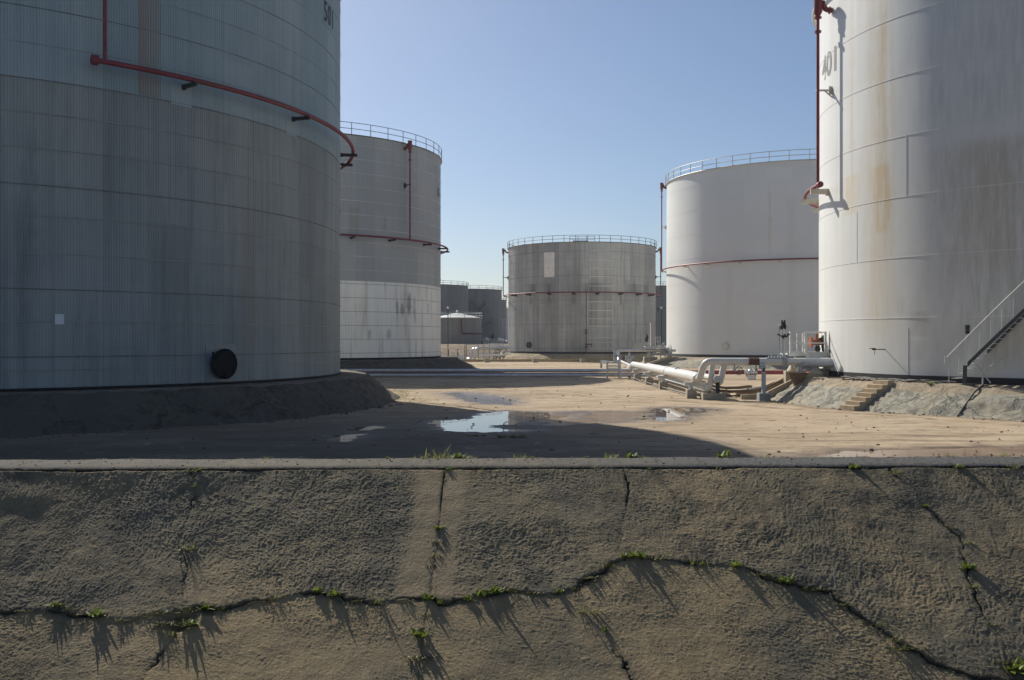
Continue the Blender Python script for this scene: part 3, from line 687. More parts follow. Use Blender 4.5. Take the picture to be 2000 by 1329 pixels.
bl = t.noise(t.vec(px_, t.math('MULTIPLY', py_, .8)), 1.25, 7, .72, .8)
col = t.mix(t.ramp(bl, .57, .66, 0, .6), col, (.17, .125, .08)); col = t.mix(t.ramp(bl, .42, .34, 0, .45), col, (.46, .385, .28))
sp_ = t.noise(p, 38, 3, .7)
col = t.mix(t.ramp(sp_, .58, .68, 0, .6), col, (.13, .105, .075)); col = t.mix(t.ramp(sp_, .40, .30, 0, .5), col, (.48, .43, .35))
t.bump(t.math('ADD', t.math('ADD', t.math('MULTIPLY', c, .5), t.math('MULTIPLY', d, .35)), t.math('MULTIPLY', s2, .5)), .7, .06)
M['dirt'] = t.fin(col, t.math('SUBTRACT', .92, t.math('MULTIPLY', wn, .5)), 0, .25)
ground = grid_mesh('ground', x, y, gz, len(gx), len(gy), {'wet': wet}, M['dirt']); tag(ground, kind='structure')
t = NT('puddle_water'); t.bump(t.noise(t.pos(), 1.5, 3, .5), .015, .02)
wt_ = t.fin((.10, .07, .048), .015, 0, .5); t.bsdf.inputs['IOR'].default_value = 1.33
t = NT('rippled_water'); t.bump(t.noise(t.pos(), 6, 4, .6), .8, .06)
wt2 = t.fin((.16, .13, .10), .06, 0, .5); t.bsdf.inputs['IOR'].default_value = 1.33
t = NT('muddy_water'); pz = t.pos(); mc = t.mix(t.ramp(t.noise(pz, .7, 4, .6), .35, .65), (.26, .18, .12), (.38, .27, .185))
t.bump(t.noise(pz, 2.5, 3, .5), .03, .02); wt3 = t.fin(mc, .11, 0, .3); t.bsdf.inputs['IOR'].default_value = 1.33
for k, pts in puds.items():
    cx = sum(q[0] for q in pts)/len(pts); cy = sum(q[1] for q in pts)/len(pts)
    mb = MB(); n = len(pts); gr = []
    for i, q in enumerate(pts):
        e0 = Vector(pts[i-1]); e1 = Vector(pts[(i+1) % n]); tn = (e1-e0).normalized(); nrm = Vector((tn.y, -tn.x))
        area = sum(pts[j][0]*pts[(j+1) % n][1]-pts[(j+1) % n][0]*pts[j][1] for j in range(n))
        if area < 0: nrm = -nrm
        gr.append((q[0]+nrm.x*.3, q[1]+nrm.y*.3, {'muddy': -.0235, 'far': -.0215}.get(k, -.020)))
    mb.add(gr, [tuple(range(n))]); tag(mb.build('puddle', {'back': wt2, 'muddy': wt3, 'kerbside': wt3}.get(k, wt_)), kind='structure')

# loose clods and stones on the dirt (uncounted)
def pebbles(name, n, area, smin, smax, mat, zf=lambda x, y: 0.0, seed=1):
    r = np.random.default_rng(seed); mb = MB()
    for _ in range(n):
        X, Y = area(r); s = smin*(smax/smin)**(r.random()**2.2); cz = zf(X, Y)
        vs = []
        for i in range(6):
            a = i*math.pi/3+r.random()*.6; q = s*(.7+.5*r.random()); vs.append((X+math.cos(a)*q, Y+math.sin(a)*q*.8, cz-s*.15))
        for i in range(6):
            a = i*math.pi/3+r.random()*.6; q = s*(.35+.35*r.random()); vs.append((X+math.cos(a)*q, Y+math.sin(a)*q*.8, cz+s*(.3+.35*r.random())))
        fs = [(i, (i+1) % 6, 6+(i+1) % 6, 6+i) for i in range(6)]+[(6, 7, 8, 9, 10, 11)]
        mb.add(vs, fs)
    return tag(mb.build(name, mat), kind='stuff')
M['clod'] = m_plain('dark_clod', (.15, .11, .08), .5, .9, scale=2)
def ar(r):
    Y = 25+60*r.random()**1.3; return (r.random()*1.1-.5)*Y*1.05, Y
pebbles('pebbles', 1800, ar, .012, .085, M['clod'], seed=4)
M['rubble'] = m_plain('pale_rubble', (.33, .28, .21), .3, .9, scale=2)
def ar2(r): a = math.pi*(.93+.62*r.random()); q = E1.R+3.0+1.1*r.random()**2; return E1.c.x+q*math.cos(a), E1.c.y+q*math.sin(a)
pebbles('apron_rubble', 420, ar2, .02, .13, M['rubble'], seed=8)
def ar3(r): a = -math.pi*(.02+.62*r.random()); q = A1.R+2.7+1.2*r.random()**2; return A1.c.x+q*math.cos(a), A1.c.y+q*math.sin(a)
pebbles('apron_rubble', 300, ar3, .03, .2, M['clod'], seed=9)

# ------------------------------------------------------------------ embankment: rough sprayed concrete below a kerb
KR = R_(1.59); KO = Vector((0, 8.065, 2.165)); SL = R_(33)
ex = Vector((math.cos(KR), math.sin(KR), 0)); eh = Vector((math.sin(KR), -math.cos(KR), 0))
ev = eh*math.cos(SL)+Vector((0, 0, -math.sin(SL))); en = ex.cross(ev)
en = en if en.z > 0 else -en
CAM = Vector((0, 0, CAMZ))
def S(px, py):                                       # photo pixel -> (along, down) on the slope
    d = P(px, py, 1.0)-CAM; tt = (KO-CAM).dot(en)/d.dot(en); q = CAM+d*tt-KO
    return q.dot(ex), q.dot(ev)
def swell(u, v):                                     # shaped steeper below the kerb towards both ends so it shades darker there
    wl = smooth(.2, -3.9, u); wr = smooth(1.2, 4.4, u)*.55; vb = np.clip(v, 0, 1.9); return (.145*wl+.10*wr)*(vb-vb*vb/3.8)
cr_px = {
 'long': [(-80, 1166), (0, 1170), (60, 1168), (120, 1172), (200, 1185), (240, 1190), (300, 1182), (355, 1176), (430, 1176), (500, 1162), (540, 1158), (610, 1149), (680, 1164), (740, 1172), (830, 1166), (862, 1175), (905, 1172), (950, 1161), (1010, 1153), (1080, 1160), (1130, 1147), (1180, 1112), (1225, 1088), (1290, 1091), (1340, 1098), (1370, 1100), (1430, 1102), (1480, 1118), (1540, 1140), (1620, 1152), (1650, 1177), (1700, 1212), (1760, 1252), (1830, 1290), (1900, 1318), (2060, 1330)],
 'joint': [(869, 912), (862, 980), (858, 1030), (848, 1100), (840, 1160), (832, 1200), (822, 1250), (818, 1329), (812, 1420)],
 'left': [(378, 912), (378, 965), (358, 1010), (352, 1050), (362, 1090), (352, 1140), (356, 1178), (332, 1228), (300, 1270), (258, 1329), (220, 1400)],
 'upper': [(1215, 912), (1228, 945), (1225, 985), (1214, 1030), (1208, 1075), (1222, 1088)],
 'fork': [(1100, 1155), (1150, 1190), (1180, 1230), (1203, 1270), (1226, 1305), (1243, 1335)],
 'right': [(1738, 912), (1765, 945), (1800, 975), (1850, 1025), (1880, 1045), (1888, 1100), (1902, 1140), (1922, 1190), (1946, 1225), (1976, 1270), (2010, 1310)],
}
cr_w = {'long': 1.0, 'joint': .55, 'left': .75, 'upper': .6, 'fork': .6, 'right': .8}
cracks = {k: [S(*p) for p in v] for k, v in cr_px.items()}
ua = axis(-5.0, 5.2, .0063, 26, 1.22); va = np.concatenate([np.arange(0, 2.4, .0055), 2.4+np.cumsum(.0062*1.2**np.arange(1, 23))])
va = va[va < 4.2]
U, V = np.meshgrid(ua, va); u = U.ravel(); v = V.ravel()
wx = u+fbm(u*.9, v*.9, 51, 3)*.10; wy = v+fbm(u*.9, v*.9, 57, 3)*.10
rot = .5+.6*fbm(u*.35, v*.35, 61, 2)                   # the sprayed texture runs in changing directions
cu_, su_ = np.cos(rot), np.sin(rot)
ru, rv = wx*cu_+wy*su_, -wx*su_+wy*cu_
mask = np.abs(u) < 6
lum = np.zeros_like(u)
m = mask
jx = fbm(u[m]*9, v[m]*9, 75, 2)*.035; jy = fbm(u[m]*9, v[m]*9, 77, 2)*.035
b0 = perlin(ru[m]*11+3, rv[m]*14, 70); b1 = perlin((ru[m]+jx)*34, (rv[m]+jy)*44, 71); b2 = perlin((ru[m]+jx)*50+7, (rv[m]+jy)*62, 72); b3 = perlin(u[m]*84, v[m]*90, 73)
lum[m] = b0*.0011+b1*.0021+b2*.0023+b3*.0021+np.maximum(0, perlin(u[m]*24, v[m]*27, 79)-.4)*.006
rough_reg = .62+.55*smooth(-.45, .5, fbm(u*.55+3, v*.8, 81, 3))
sx0, _ = S(795, 1000); sx1, _ = S(868, 1000)
strip_m = smooth(sx0-.05, sx0+.06, u+.03*fbm(u*6, v*3, 83, 2)+v*.075-.06)*smooth(sx1+.16, sx1+.06, u+v*.075-.06)*smooth(1.62, 1.45, v)
lower = smooth(1.35, 1.75, v+fbm(u*.5, v*.5, 85, 2)*.25)
rough_reg = rough_reg*(1-.75*strip_m)*(1-.18*lower)
disp = lum*rough_reg+fbm(u*1.1, v*1.3, 91, 3)*.011*mask+fbm(u*4, v*5, 95, 3)*.0026*mask
crk = np.zeros_like(u); soil = np.zeros_like(u)
sel = np.abs(u) < 5.2
for k, pts in cracks.items():
    uu, vv = u[sel], v[sel]
    jt = .35 if k == 'joint' else 1.0
    d_ = polyline_dist(uu+fbm(uu*7, vv*7, 101, 5, .62)*.022*jt, vv+fbm(uu*7+9, vv*7, 103, 5, .62)*.022*jt, pts)
    wv = cr_w[k]*((.45 if k == 'joint' else .12)+(.55 if k == 'joint' else 1.0)*smooth(-.45, .45, fbm(uu*2.2, vv*2.2, 107+len(k), 3)))
    g = smooth(.008*wv+.003, .0005, d_)*np.clip(wv*1.6, 0, 1); disp[sel] -= g*.018*wv
    disp[sel] -= smooth(.03, .0, d_)*.002
    crk[sel] = np.maximum(crk[sel], g); soil[sel] = np.maximum(soil[sel], smooth(.05*wv+.012, .0, d_+.02*fbm(uu*9, vv*9, 109, 2))*np.clip(wv*1.3, 0, 1))
disp -= swell(u, v)*mask
# panels do not sit flush: the one below the long crack is set lower
long_y = np.interp(u, [q[0] for q in cracks['long']], [q[1] for q in cracks['long']])
disp -= smooth(-.01, .02, v-long_y+fbm(u*7, v*0, 104, 3)*.02)*.009*(np.abs(u) < 5.2)
# a drift of soil in the hollow at the left crossing
hu, hv = S(352, 1195); hol = smooth(.17, .03, np.hypot((u-hu)*1.0, (v-hv)*1.35)+.05*fbm(u*7, v*7, 111, 3)); disp -= hol*.03; soil = np.maximum(soil, hol*.95)
hu, hv = S(1985, 1300); hol = smooth(.22, .04, np.hypot(u-hu, v-hv)+.05*fbm(u*7, v*7, 112, 3)); soil = np.maximum(soil, hol)
gapw = .018+.020*np.clip(fbm(u*1.6, v*0, 131, 4)+.25*smooth(0, 3, u), 0, 1); disp -= .05*smooth(gapw, gapw*.45, v)*(np.abs(u) < 9); crk = np.maximum(crk, smooth(gapw, gapw*.5, v))
pt_ = np.outer(u, ex)+np.outer(v, ev)+np.outer(disp, en)+np.array(KO)
t = NT('sprayed_concrete'); p = t.pos()
a = t.noise(p, 1.3, 6, .6); b = t.noise(p, 4.5, 7, .7, .3); c = t.noise(p, 42, 5, .7); d = t.noise(p, 150, 3, .7)
col = t.mix(t.ramp(a, .36, .66), (.215, .18, .115), (.275, .218, .13))
col = t.mix(t.ramp(b, .48, .72, 0, .6), col, (.125, .108, .078))
col = t.mix(t.ramp(t.noise(p, .7, 4, .6), .45, .65, 0, .5), col, (.17, .152, .112))
big = t.noise(p, .85, 5, .62, .4)
col = t.mix(t.ramp(big, .5, .64, 0, .75), col, (.35, .262, .145)); col = t.mix(t.ramp(big, .47, .36, 0, .75), col, (.125, .115, .088))
st_ = t.noise(t.n('ShaderNodeMapping', {0: p, 3: (2.2, 1.0, 1.0)}).outputs[0], 1.6, 7, .7)
col = t.mix(t.ramp(st_, .52, .62, 0, .7), col, (.095, .084, .062))
s3 = t.noise(p, 3.1, 8, .72, 1.2); col = t.mix(t.ramp(s3, .54, .60, 0, .65), col, (.10, .088, .063)); col = t.mix(t.ramp(s3, .42, .34, 0, .5), col, (.34, .265, .165))
col = t.mix(t.ramp(c, .35, .7, 0, .5), col, (.105, .09, .066))
col = t.mix(t.ramp(d, .62, .75, 0, .5), col, (.33, .29, .23))
col = t.mix(t.math('MULTIPLY', t.attr('slab'), t.ramp(t.noise(p, .9, 5, .6), .32, .6, .1, .6)), col, (.33, .245, .13))
col = t.mix(t.math('MULTIPLY', t.attr('strip'), .6), col, (.31, .24, .145))
col = t.mix(t.math('MULTIPLY', t.attr('soil'), t.ramp(b, .2, .7, .4, .95)), col, (.055, .047, .034))
col = t.mix(t.attr('crack'), col, (.018, .016, .012))
t.bump(t.math('ADD', t.math('MULTIPLY', c, .7), t.math('MULTIPLY', d, .3)), .9, .016)
M['spray'] = t.fin(col, .92, 0, .2)
emb = grid_mesh('embankment', pt_[:, 0], pt_[:, 1], pt_[:, 2], len(ua), len(va), {'crack': crk, 'soil': soil, 'strip': strip_m, 'slab': smooth(-.02, .06, v-long_y)}, M['spray'])
emb.data.flip_normals() if emb.data.polygons[0].normal.z < 0 else None
tag(emb, kind='structure')
# kerb on top and the grass-free back slope down to the yard
def K(a, h, z): q = KO+ex*a-eh*h; return Vector((q.x, q.y, z))
kl = np.concatenate([np.arange(-30, -5, .2), np.arange(-5, 5, .012), np.arange(5, 30, .2)]); mb = MB(); vs = []; fs = []
kz = 2.176
j1 = fbm(kl*1.3, kl*0, 121, 4)*.012; j2 = fbm(kl*3.1, kl*0, 125, 6, .62)*.012+np.maximum(0, perlin(kl*7, kl*0+3, 126)-.25)*.03; j3 = fbm(kl*1.7, kl*0, 127, 5)*.05; nprof = 10; h1 = fbm(kl*9, kl*0, 128, 4)*.006; h2 = fbm(kl*7, kl*0, 129, 4)*.007
for i, a in enumerate(kl):
    f0 = .004+j2[i]*.8+max(0, j1[i])*1.2
    for h, z in ((f0+.05, kz-.16), (f0+.012, kz-.026), (f0, kz-.014), (f0+.012, kz-.002), (.10, kz+.004+h1[i]), (.30, kz+.006+h2[i]), (.50, kz+.004+h1[i]), (.60+j3[i], kz-.004), (.615+j3[i], kz-.05), (.62+j3[i], kz-.3)): vs.append(K(a, h, z))
for i in range(len(kl)-1):
    for q in range(nprof-1): fs.append((i*nprof+q, (i+1)*nprof+q, (i+1)*nprof+q+1, i*nprof+q+1))
mb.add(vs, fs)
t = NT('kerb_concrete'); p = t.pos(); a = t.noise(p, 1.6, 6, .6); b = t.noise(p, 26, 5, .7); d = t.noise(p, 85, 3, .7)
col = t.mix(t.ramp(a, .35, .65), (.070, .066, .056), (.096, .089, .073)); col = t.mix(t.ramp(b, .5, .75, 0, .6), col, (.05, .047, .041)); col = t.mix(t.ramp(d, .55, .64, 0, .8), col, (.27, .25, .205)); col = t.mix(t.ramp(t.noise(p, 60, 3, .7), .56, .64, 0, .8), col, (.03, .028, .024)); col = t.mix(t.ramp(t.noise(p, 5, 6, .7), .5, .66, 0, .7), col, (.15, .12, .08)); col = t.mix(t.ramp(t.sep(p)[0], .4, 2.0, 0, .9), col, t.mix(t.ramp(b, .35, .6), (.045, .046, .047), (.10, .10, .10)))
xk = t.sep(p)[0]; col = t.mix(t.ramp(t.math('ADD', xk, t.math('MULTIPLY', t.noise(p, 2, 4, .6), .8)), -3.1, -2.5, .75, 0), col, (.07, .068, .06))
t.bump(t.math('ADD', t.math('MULTIPLY', b, .6), t.math('MULTIPLY', d, .4)), .9, .025)
M['kerb'] = t.fin(col, .9, 0, .2)
kb = mb.build('kerb', M['kerb'], smooth=True, auto=50); tag(kb, kind='structure')
def ar4(r): q = K(-4.6+9.2*r.random(), .02+.66*r.random()**.6, 0); return q.x, q.y
pebbles('kerb_grit', 900, ar4, .003, .014, M['clod'], lambda x, y: kz+.005, 14)
mb = MB(); vs = []; fs = []
kk = np.arange(-30, 31, 1.0)
for a in kk: vs += [K(a, .60, kz-.09), K(a, 2.0, kz-.5), K(a, 4.6, -.1), K(a, 5.5, -.4)]
for i in range(len(kk)-1):
    for q in range(3): fs.append((i*4+q, (i+1)*4+q, (i+1)*4+q+1, i*4+q+1))
mb.add(vs, fs); tag(mb.build('embankment_back', M['berm_dark'], smooth=True), kind='structure')

# ------------------------------------------------------------------ weeds
def m_leaf(name, a, b):
    t = NT(name); r = t.n('ShaderNodeObjectInfo').outputs['Random']; n_ = t.noise(t.pos(), 60, 2, .5)
    col = t.mix(t.math('ADD', t.math('MULTIPLY', r, .5), t.math('MULTIPLY', n_, .5)), a, b); m_ = t.fin(col, .5, 0, .3)
    tr = t.n('ShaderNodeBsdfTranslucent'); t.put(tr.inputs['Color'], t.mix(.3, col, (.25, .29, .05)))
    mx = t.n('ShaderNodeMixShader', {0: .38, 1: t.bsdf.outputs[0], 2: tr.outputs[0]}); t.put(t.out.inputs['Surface'], mx.outputs[0]); return m_
M['leaf'] = m_leaf('weed_leaf', (.09, .145, .022), (.17, .22, .04)); M['grass'] = m_leaf('grass_blade', (.15, .17, .045), (.26, .25, .085)); M['dry'] = m_leaf('dry_weed', (.075, .08, .028), (.15, .145, .05))
def blade(mb, base, d, L, w, droop, seg=4, lobe=False):
    d = Vector(d).normalized(); side = d.cross(Vector((0, 0, 1)));  side = Vector((1, 0, 0)) if side.length < .05 else side.normalized()
    p = Vector(base); vs = []; cur = d.copy()
    for i in range(seg+1):
        k = i/seg; ww = w*(1-k)**.8 if not lobe else w*max(.12, math.sin(math.pi*min(.97, .12+k*.88))**.7)
        vs += [p-side*ww/2, p+side*ww/2]; p = p+cur*(L/seg); cur = (cur+Vector((0, 0, -droop/seg))).normalized()
    mb.add(vs, [(2*i, 2*i+1, 2*i+3, 2*i+2) for i in range(seg)])
def make_weed(name, base, width, kind, seed, up=Vector((0, 0, 1)), squash=1.0):
    r = random.Random(seed); mb = MB(); R0 = width/2
    if kind == 'grass':
        for _ in range(int(26+14*r.random())):
            a = r.random()*6.283; tl_ = .15+.85*r.random(); dv = up*(.7-.5*tl_)+Vector((math.cos(a), math.sin(a)*.7, 0))*tl_*1.25
            o = Vector((r.uniform(-1, 1)*R0*.75*squash, r.uniform(-.25, .25)*R0, 0)); blade(mb, o, dv, R0*r.uniform(.4, 1.0), R0*.085, .5*r.random())
    elif kind == 'leaf':
        for _ in range(int(8+8*r.random())):
            a = r.random()*6.283; dv = up*(.35+.5*r.random())+Vector((math.cos(a), math.sin(a)*.8, 0))*(.4+.9*r.random())
            blade(mb, Vector((r.uniform(-1, 1)*R0*.5, r.uniform(-.3, .3)*R0, 0)), dv, R0*r.uniform(.4, 1.0), R0*.05, .4*r.random())
        for _ in range(int(26+18*r.random())):
            a = r.random()*6.283; tl_ = .25+.75*r.random(); dv = up*(.8-.45*tl_)+Vector((math.cos(a), math.sin(a)*.8, 0))*tl_
            o = Vector((r.uniform(-1, 1)*R0*.5, r.uniform(-.3, .3)*R0, r.random()*R0*.15)); blade(mb, o, dv, R0*r.uniform(.3, .9), R0*r.uniform(.13, .32), .9*r.random(), 5, True)
    else:
        for _ in range(int(60+30*r.random())):
            a = r.random()*6.283; dv = up*(.25+.45*r.random())+Vector((math.cos(a), math.sin(a), .1))
            o = Vector((r.uniform(-1, 1)*R0*.9, r.uniform(-.3, .3)*R0, 0)); blade(mb, o, dv, R0*r.uniform(.15, .45), R0*r.uniform(.05, .14), .5*r.random(), 3, True)
    mats = {'grass': M['grass'], 'leaf': M['leaf'], 'moss': M['dry']}[kind]
    o = mb.build(name, mats); o.location = base; o.rotation_euler = (0, 0, r.random()*.6-.3); return o
up_s = (Vector((0, 0, 1))*.8+en*.5).normalized()
ORD = 'first second third fourth fifth sixth seventh eighth ninth tenth eleventh twelfth thirteenth fourteenth fifteenth sixteenth seventeenth eighteenth nineteenth twentieth twenty-first twenty-second twenty-third twenty-fourth twenty-fifth twenty-sixth twenty-seventh twenty-eighth twenty-ninth thirtieth thirty-first thirty-second thirty-third thirty-fourth thirty-fifth thirty-sixth thirty-seventh thirty-eighth'.split()
weeds = {
 ('along the long slope crack from its left end', 'weeds in the long slope crack'): [(40, 1168, 26, 'moss'), (101, 1162, 26, 'leaf'), (130, 1166, 22, 'grass'), (155, 1176, 18, 'moss'), (184, 1182, 34, 'leaf'), (240, 1190, 30, 'moss'), (280, 1184, 30, 'grass'), (325, 1178, 40, 'moss'), (362, 1176, 24, 'grass'), (400, 1176, 30, 'leaf'), (425, 1176, 18, 'grass'), (512, 1162, 24, 'moss'), (540, 1158, 32, 'grass'), (620, 1149, 22, 'leaf'), (652, 1156, 24, 'leaf'), (690, 1166, 26, 'moss'), (735, 1171, 36, 'grass'), (790, 1169, 24, 'moss'), (836, 1168, 26, 'leaf'), (866, 1175, 26, 'grass'), (913, 1170, 20, 'leaf'), (940, 1163, 28, 'leaf'), (966, 1158, 34, 'leaf'), (1000, 1154, 22, 'grass'), (1045, 1157, 26, 'moss'), (1092, 1157, 18, 'leaf'), (1120, 1149, 20, 'grass'), (1160, 1127, 32, 'moss'), (1188, 1109, 26, 'grass'), (1222, 1088, 26, 'leaf'), (1246, 1089, 34, 'leaf'), (1282, 1091, 28, 'grass'), (1366, 1101, 32, 'grass'), (1440, 1106, 24, 'leaf'), (1487, 1121, 36, 'moss')],
 ('along the long crack beyond its right bend', 'weeds in the long slope crack'): [(1534, 1136, 34, 'leaf'), (1590, 1148, 40, 'moss'), (1656, 1178, 24, 'moss'), (1712, 1216, 30, 'grass'), (1752, 1246, 26, 'grass'), (1772, 1262, 50, 'moss')],
 ('down the straight joint from the kerb', 'weeds in the straight joint'): [(866, 937, 10, 'grass'), (857, 1032, 18, 'leaf'), (855, 1056, 30, 'moss'), (850, 1084, 24, 'grass'), (847, 1100, 26, 'moss'), (843, 1140, 22, 'moss'), (833, 1197, 22, 'grass'), (820, 1240, 34, 'leaf'), (822, 1280, 40, 'moss')],
 ('down the left crack from the kerb', 'weeds in the left slope crack'): [(379, 946, 12, 'leaf'), (364, 1060, 34, 'grass'), (352, 1100, 10, 'leaf'), (338, 1200, 60, 'moss'), (369, 1205, 30, 'leaf'), (326, 1222, 26, 'grass')],
 ('down the short forked crack', 'weeds in the forked crack'): [(1150, 1196, 34, 'grass'), (1182, 1231, 12, 'leaf')],
 ('down the right steep crack from the kerb', 'weeds in the right slope crack'): [(1750, 926, 26, 'grass'), (1808, 985, 14, 'leaf'), (1856, 1026, 22, 'moss'), (1886, 1055, 26, 'grass'), (1893, 1104, 28, 'leaf'), (1903, 1138, 24, 'grass'), (1930, 1196, 18, 'moss'), (1938, 1212, 32, 'moss'), (1972, 1285, 44, 'moss'), (1990, 1305, 46, 'leaf')],
}
look = {'grass': 'thin-bladed grass tuft', 'leaf': 'bright broad-leaved weed', 'moss': 'low dark dry weed'}
nm = {'grass': 'grass_tuft', 'leaf': 'leafy_weed', 'moss': 'dry_weed'}
seed = 100
for (where, grp), lst in weeds.items():
    for i, (px, py, w, kd) in enumerate(lst):
        a, b = S(px, py); b = max(b, .03); q = KO+ex*a+ev*b-en*(.010+float(swell(a, b))); seed += 1
        wm = w/F*q.y*(1.5 if kd != 'moss' else 1.5)
        o = make_weed(nm[kd], q, wm, kd, seed, up_s); tag(o, f'{look[kd]}, {ORD[i]} plant {where}', 'weed', grp)
for (where, grp, hh), lst in {
   ("along the kerb's back edge from the left", 'weeds along the kerb', .58): [(214, 893, 18, 'moss'), (480, 892, 12, 'grass'), (532, 893, 20, 'grass'), (762, 892, 10, 'leaf'), (820, 891, 24, 'grass'), (862, 891, 58, 'grass'), (884, 891, 46, 'grass'), (900, 892, 24, 'leaf'), (918, 891, 26, 'grass'), (1018, 891, 26, 'grass'), (1043, 892, 10, 'leaf'), (1148, 890, 10, 'leaf'), (1196, 890, 32, 'grass'), (1236, 889, 26, 'leaf'), (1252, 890, 22, 'grass'), (1400, 889, 18, 'grass'), (1418, 889, 34, 'leaf'), (1495, 888, 20, 'grass'), (1690, 888, 24, 'moss'), (1860, 887, 24, 'grass'), (1975, 886, 24, 'grass')],
   ("in the kerb's front gap from the left", 'weeds along the kerb', -.005): [(74, 914, 16, 'moss'), (157, 914, 14, 'grass'), (378, 913, 24, 'grass'), (398, 913, 14, 'leaf'), (707, 913, 10, 'leaf'), (726, 913, 12, 'grass'), (790, 913, 14, 'grass'), (833, 912, 14, 'grass'), (877, 913, 16, 'leaf'), (900, 913, 12, 'grass'), (942, 913, 8, 'leaf'), (974, 913, 12, 'grass'), (1160, 912, 20, 'grass'), (1268, 912, 10, 'leaf'), (1400, 910, 16, 'grass'), (1668, 909, 28, 'leaf'), (1692, 909, 12, 'grass'), (1822, 908, 18, 'grass'), (1876, 908, 24, 'leaf'), (1986, 908, 30, 'grass')]}.items():
    for i, (px, py, w, kd) in enumerate(lst):
        Y = 8.12+hh; a = (px-CX0)/F*Y; q = K(a/math.cos(KR), hh, kz-.004 if hh > 0 else kz-.03); seed += 1
        o = make_weed(nm[kd], q, w/F*Y*1.25, kd, seed); tag(o, f'{look[kd]}, {ORD[i]} plant {where}', 'weed', grp)
for i, (px, py, w, kd, lab) in enumerate(((1508, 822, 16, 'moss', 'small dark dry weed alone on the sunlit dirt'), (1388, 838, 14, 'moss', 'small dry weed at the edge of the big shadow'), (1345, 873, 18, 'moss', 'low dry weed in the sun near the kerb'), (1620, 868, 18, 'moss', 'dark dry weed before the kerbside puddle'), (1725, 866, 16, 'moss', 'dry stalks above the kerbside puddle'), (1000, 855, 60, 'moss', 'wide dark weed patch in the shade below the puddle'), (930, 852, 40, 'moss', 'dark weed patch in the shade, left of a wider one'), (1160, 848, 22, 'moss', 'thin dark weed in the shade right of the puddle'), (1590, 727, 0, 'moss', ''))):
    if not w: continue
    q = G(px, py); o = make_weed('dry_weed', Vector((q.x, q.y, -.01)), w/F*q.y, kd, 400+i); tag(o, lab, 'weed', 'dry weeds on the yard')
# dry twig standing out of the long crack
mb = MB()
a, b = S(1634, 1152); q = KO+ex*a+ev*b; a, b = S(1650, 1138); q2 = KO+ex*a+ev*b
mb.tube([q, q+Vector((-.012, 0, .05)), q+Vector((-.02, .01, .11)), q+Vector((-.018, .01, .15))], [.0035, .003, .003, .002], 5)
mb.tube([q2+Vector((-.012, 0, 0)), q2+Vector((.006, 0, .03)), q2+Vector((.008, 0, .065))], [.003, .003, .002], 5)
tag(mb.build('dry_twig', m_plain('bleached_twig', (.42, .41, .39), .1, .7), smooth=True), 'bleached dry twig standing on the slope above the long crack', 'twig')

# grass films on the yard (uncounted)
mb = MB(); r = random.Random(5)
def tufts(n, f, s):
    for _ in range(n):
        X, Y = f()
        for _ in range(5):
            a = r.random()*6.283; blade(mb, (X+r.uniform(-.1, .1), Y+r.uniform(-.1, .1), -.01), (math.cos(a)*.6, math.sin(a)*.6, 1), s*r.uniform(.4, 1), s*.09, .4, 2)
for (x0, y0, x1, y1, n) in ((768, 762, 800, 781, 130), (905, 712, 990, 717, 300), (1330, 727, 1560, 729, 320), (1180, 739, 1240, 742, 60), (1000, 712, 1180, 714, 140), (775, 778, 860, 786, 60)):
    def f(): q = G(r.uniform(x0, x1), r.uniform(y0, y1)); return q.x, q.y
    tufts(n, f, .13)
tag(mb.build('grass', M['grass']), kind='stuff')

# ------------------------------------------------------------------ pipework between the tanks
PIPES = 'pipelines crossing the yard'
def pipe(name, pts, r, mat, label, rad=.6, n=16, bands=(), bmat=None, group=PIPES):
    o = MB().tube(fillet(pts, rad, 10), r, n).build(name, mat, None, smooth=True); tag(o, label, 'pipe', group)
    for c, ax in bands: MB().disc(c, ax, r*1.035, .08, 20).build('joint_band', bmat or M['galv'], o, smooth=True)
    return o
zp = 1.13
main = pipe('pipeline', [(10.3, 88.0, .55), (10.2, 86.2, .75), (10.2, 83.6, zp), (10.12, 54.4, zp)], .27, M['white_pipe'], 'thickest white pipeline running along the row of T-shaped supports', .8, 20, [((10.14, 65.0, zp), (0, 1, 0)), ((10.2, 83.2, zp), (0, 1, 0))])
MB().sphere((10.12, 54.4, zp), .27, 20).build('elbow_joint', M['white_pipe'], main, smooth=True)
el = MB().tube(fillet([(10.12, 54.9, zp), (10.17, 53.95, zp-.05), (10.38, 53.5, 2.06), (13.6, 53.2, 2.06), (18.5, 53.2, 2.06)], .5, 12), .187, 18).build('pipe_riser', M['white_pipe'], None, smooth=True)
tag(el, 'white pipe with brown band, rising in a big bend and running to tank 401', 'pipe', PIPES)
MB().tube([(P(1462, 706, 53.2).x, 53.2, 2.06), (P(1482, 706, 53.2).x, 53.2, 2.06)], .196, 20).build('brown_band', M['brown_wrap'], el, smooth=True)
fx = P(1532.5, 706, 53.2).x
e = MB()
for dx in (-.05, .05): e.disc((fx+dx, 53.2, 2.06), (1, 0, 0), .27, .06, 22)
for q in range(12): e.tube([(fx-.14, 53.2+.23*math.cos(q*.5236), 2.06+.23*math.sin(q*.5236)), (fx+.14, 53.2+.23*math.cos(q*.5236), 2.06+.23*math.sin(q*.5236))], .02, 6)
e.build('flange', M['galv'], el, smooth=True)
e = MB()
for q in range(6): e.box((13.75+.16*q, 53.2, 2.29+.02*(q % 2)), (.09, .16, .12))
e.box((14.1, 53.2, 2.25), (1.0, .26, .04)); e.build('top_clamp', M['galv'], el)
p2 = pipe('pipeline', [(11.2, 82, 1.13), (10.95, 53.0, 1.13)], .165, M['white_pipe'], 'thinner white pipeline behind the thickest one, ending in a blunt grey cap', .4)
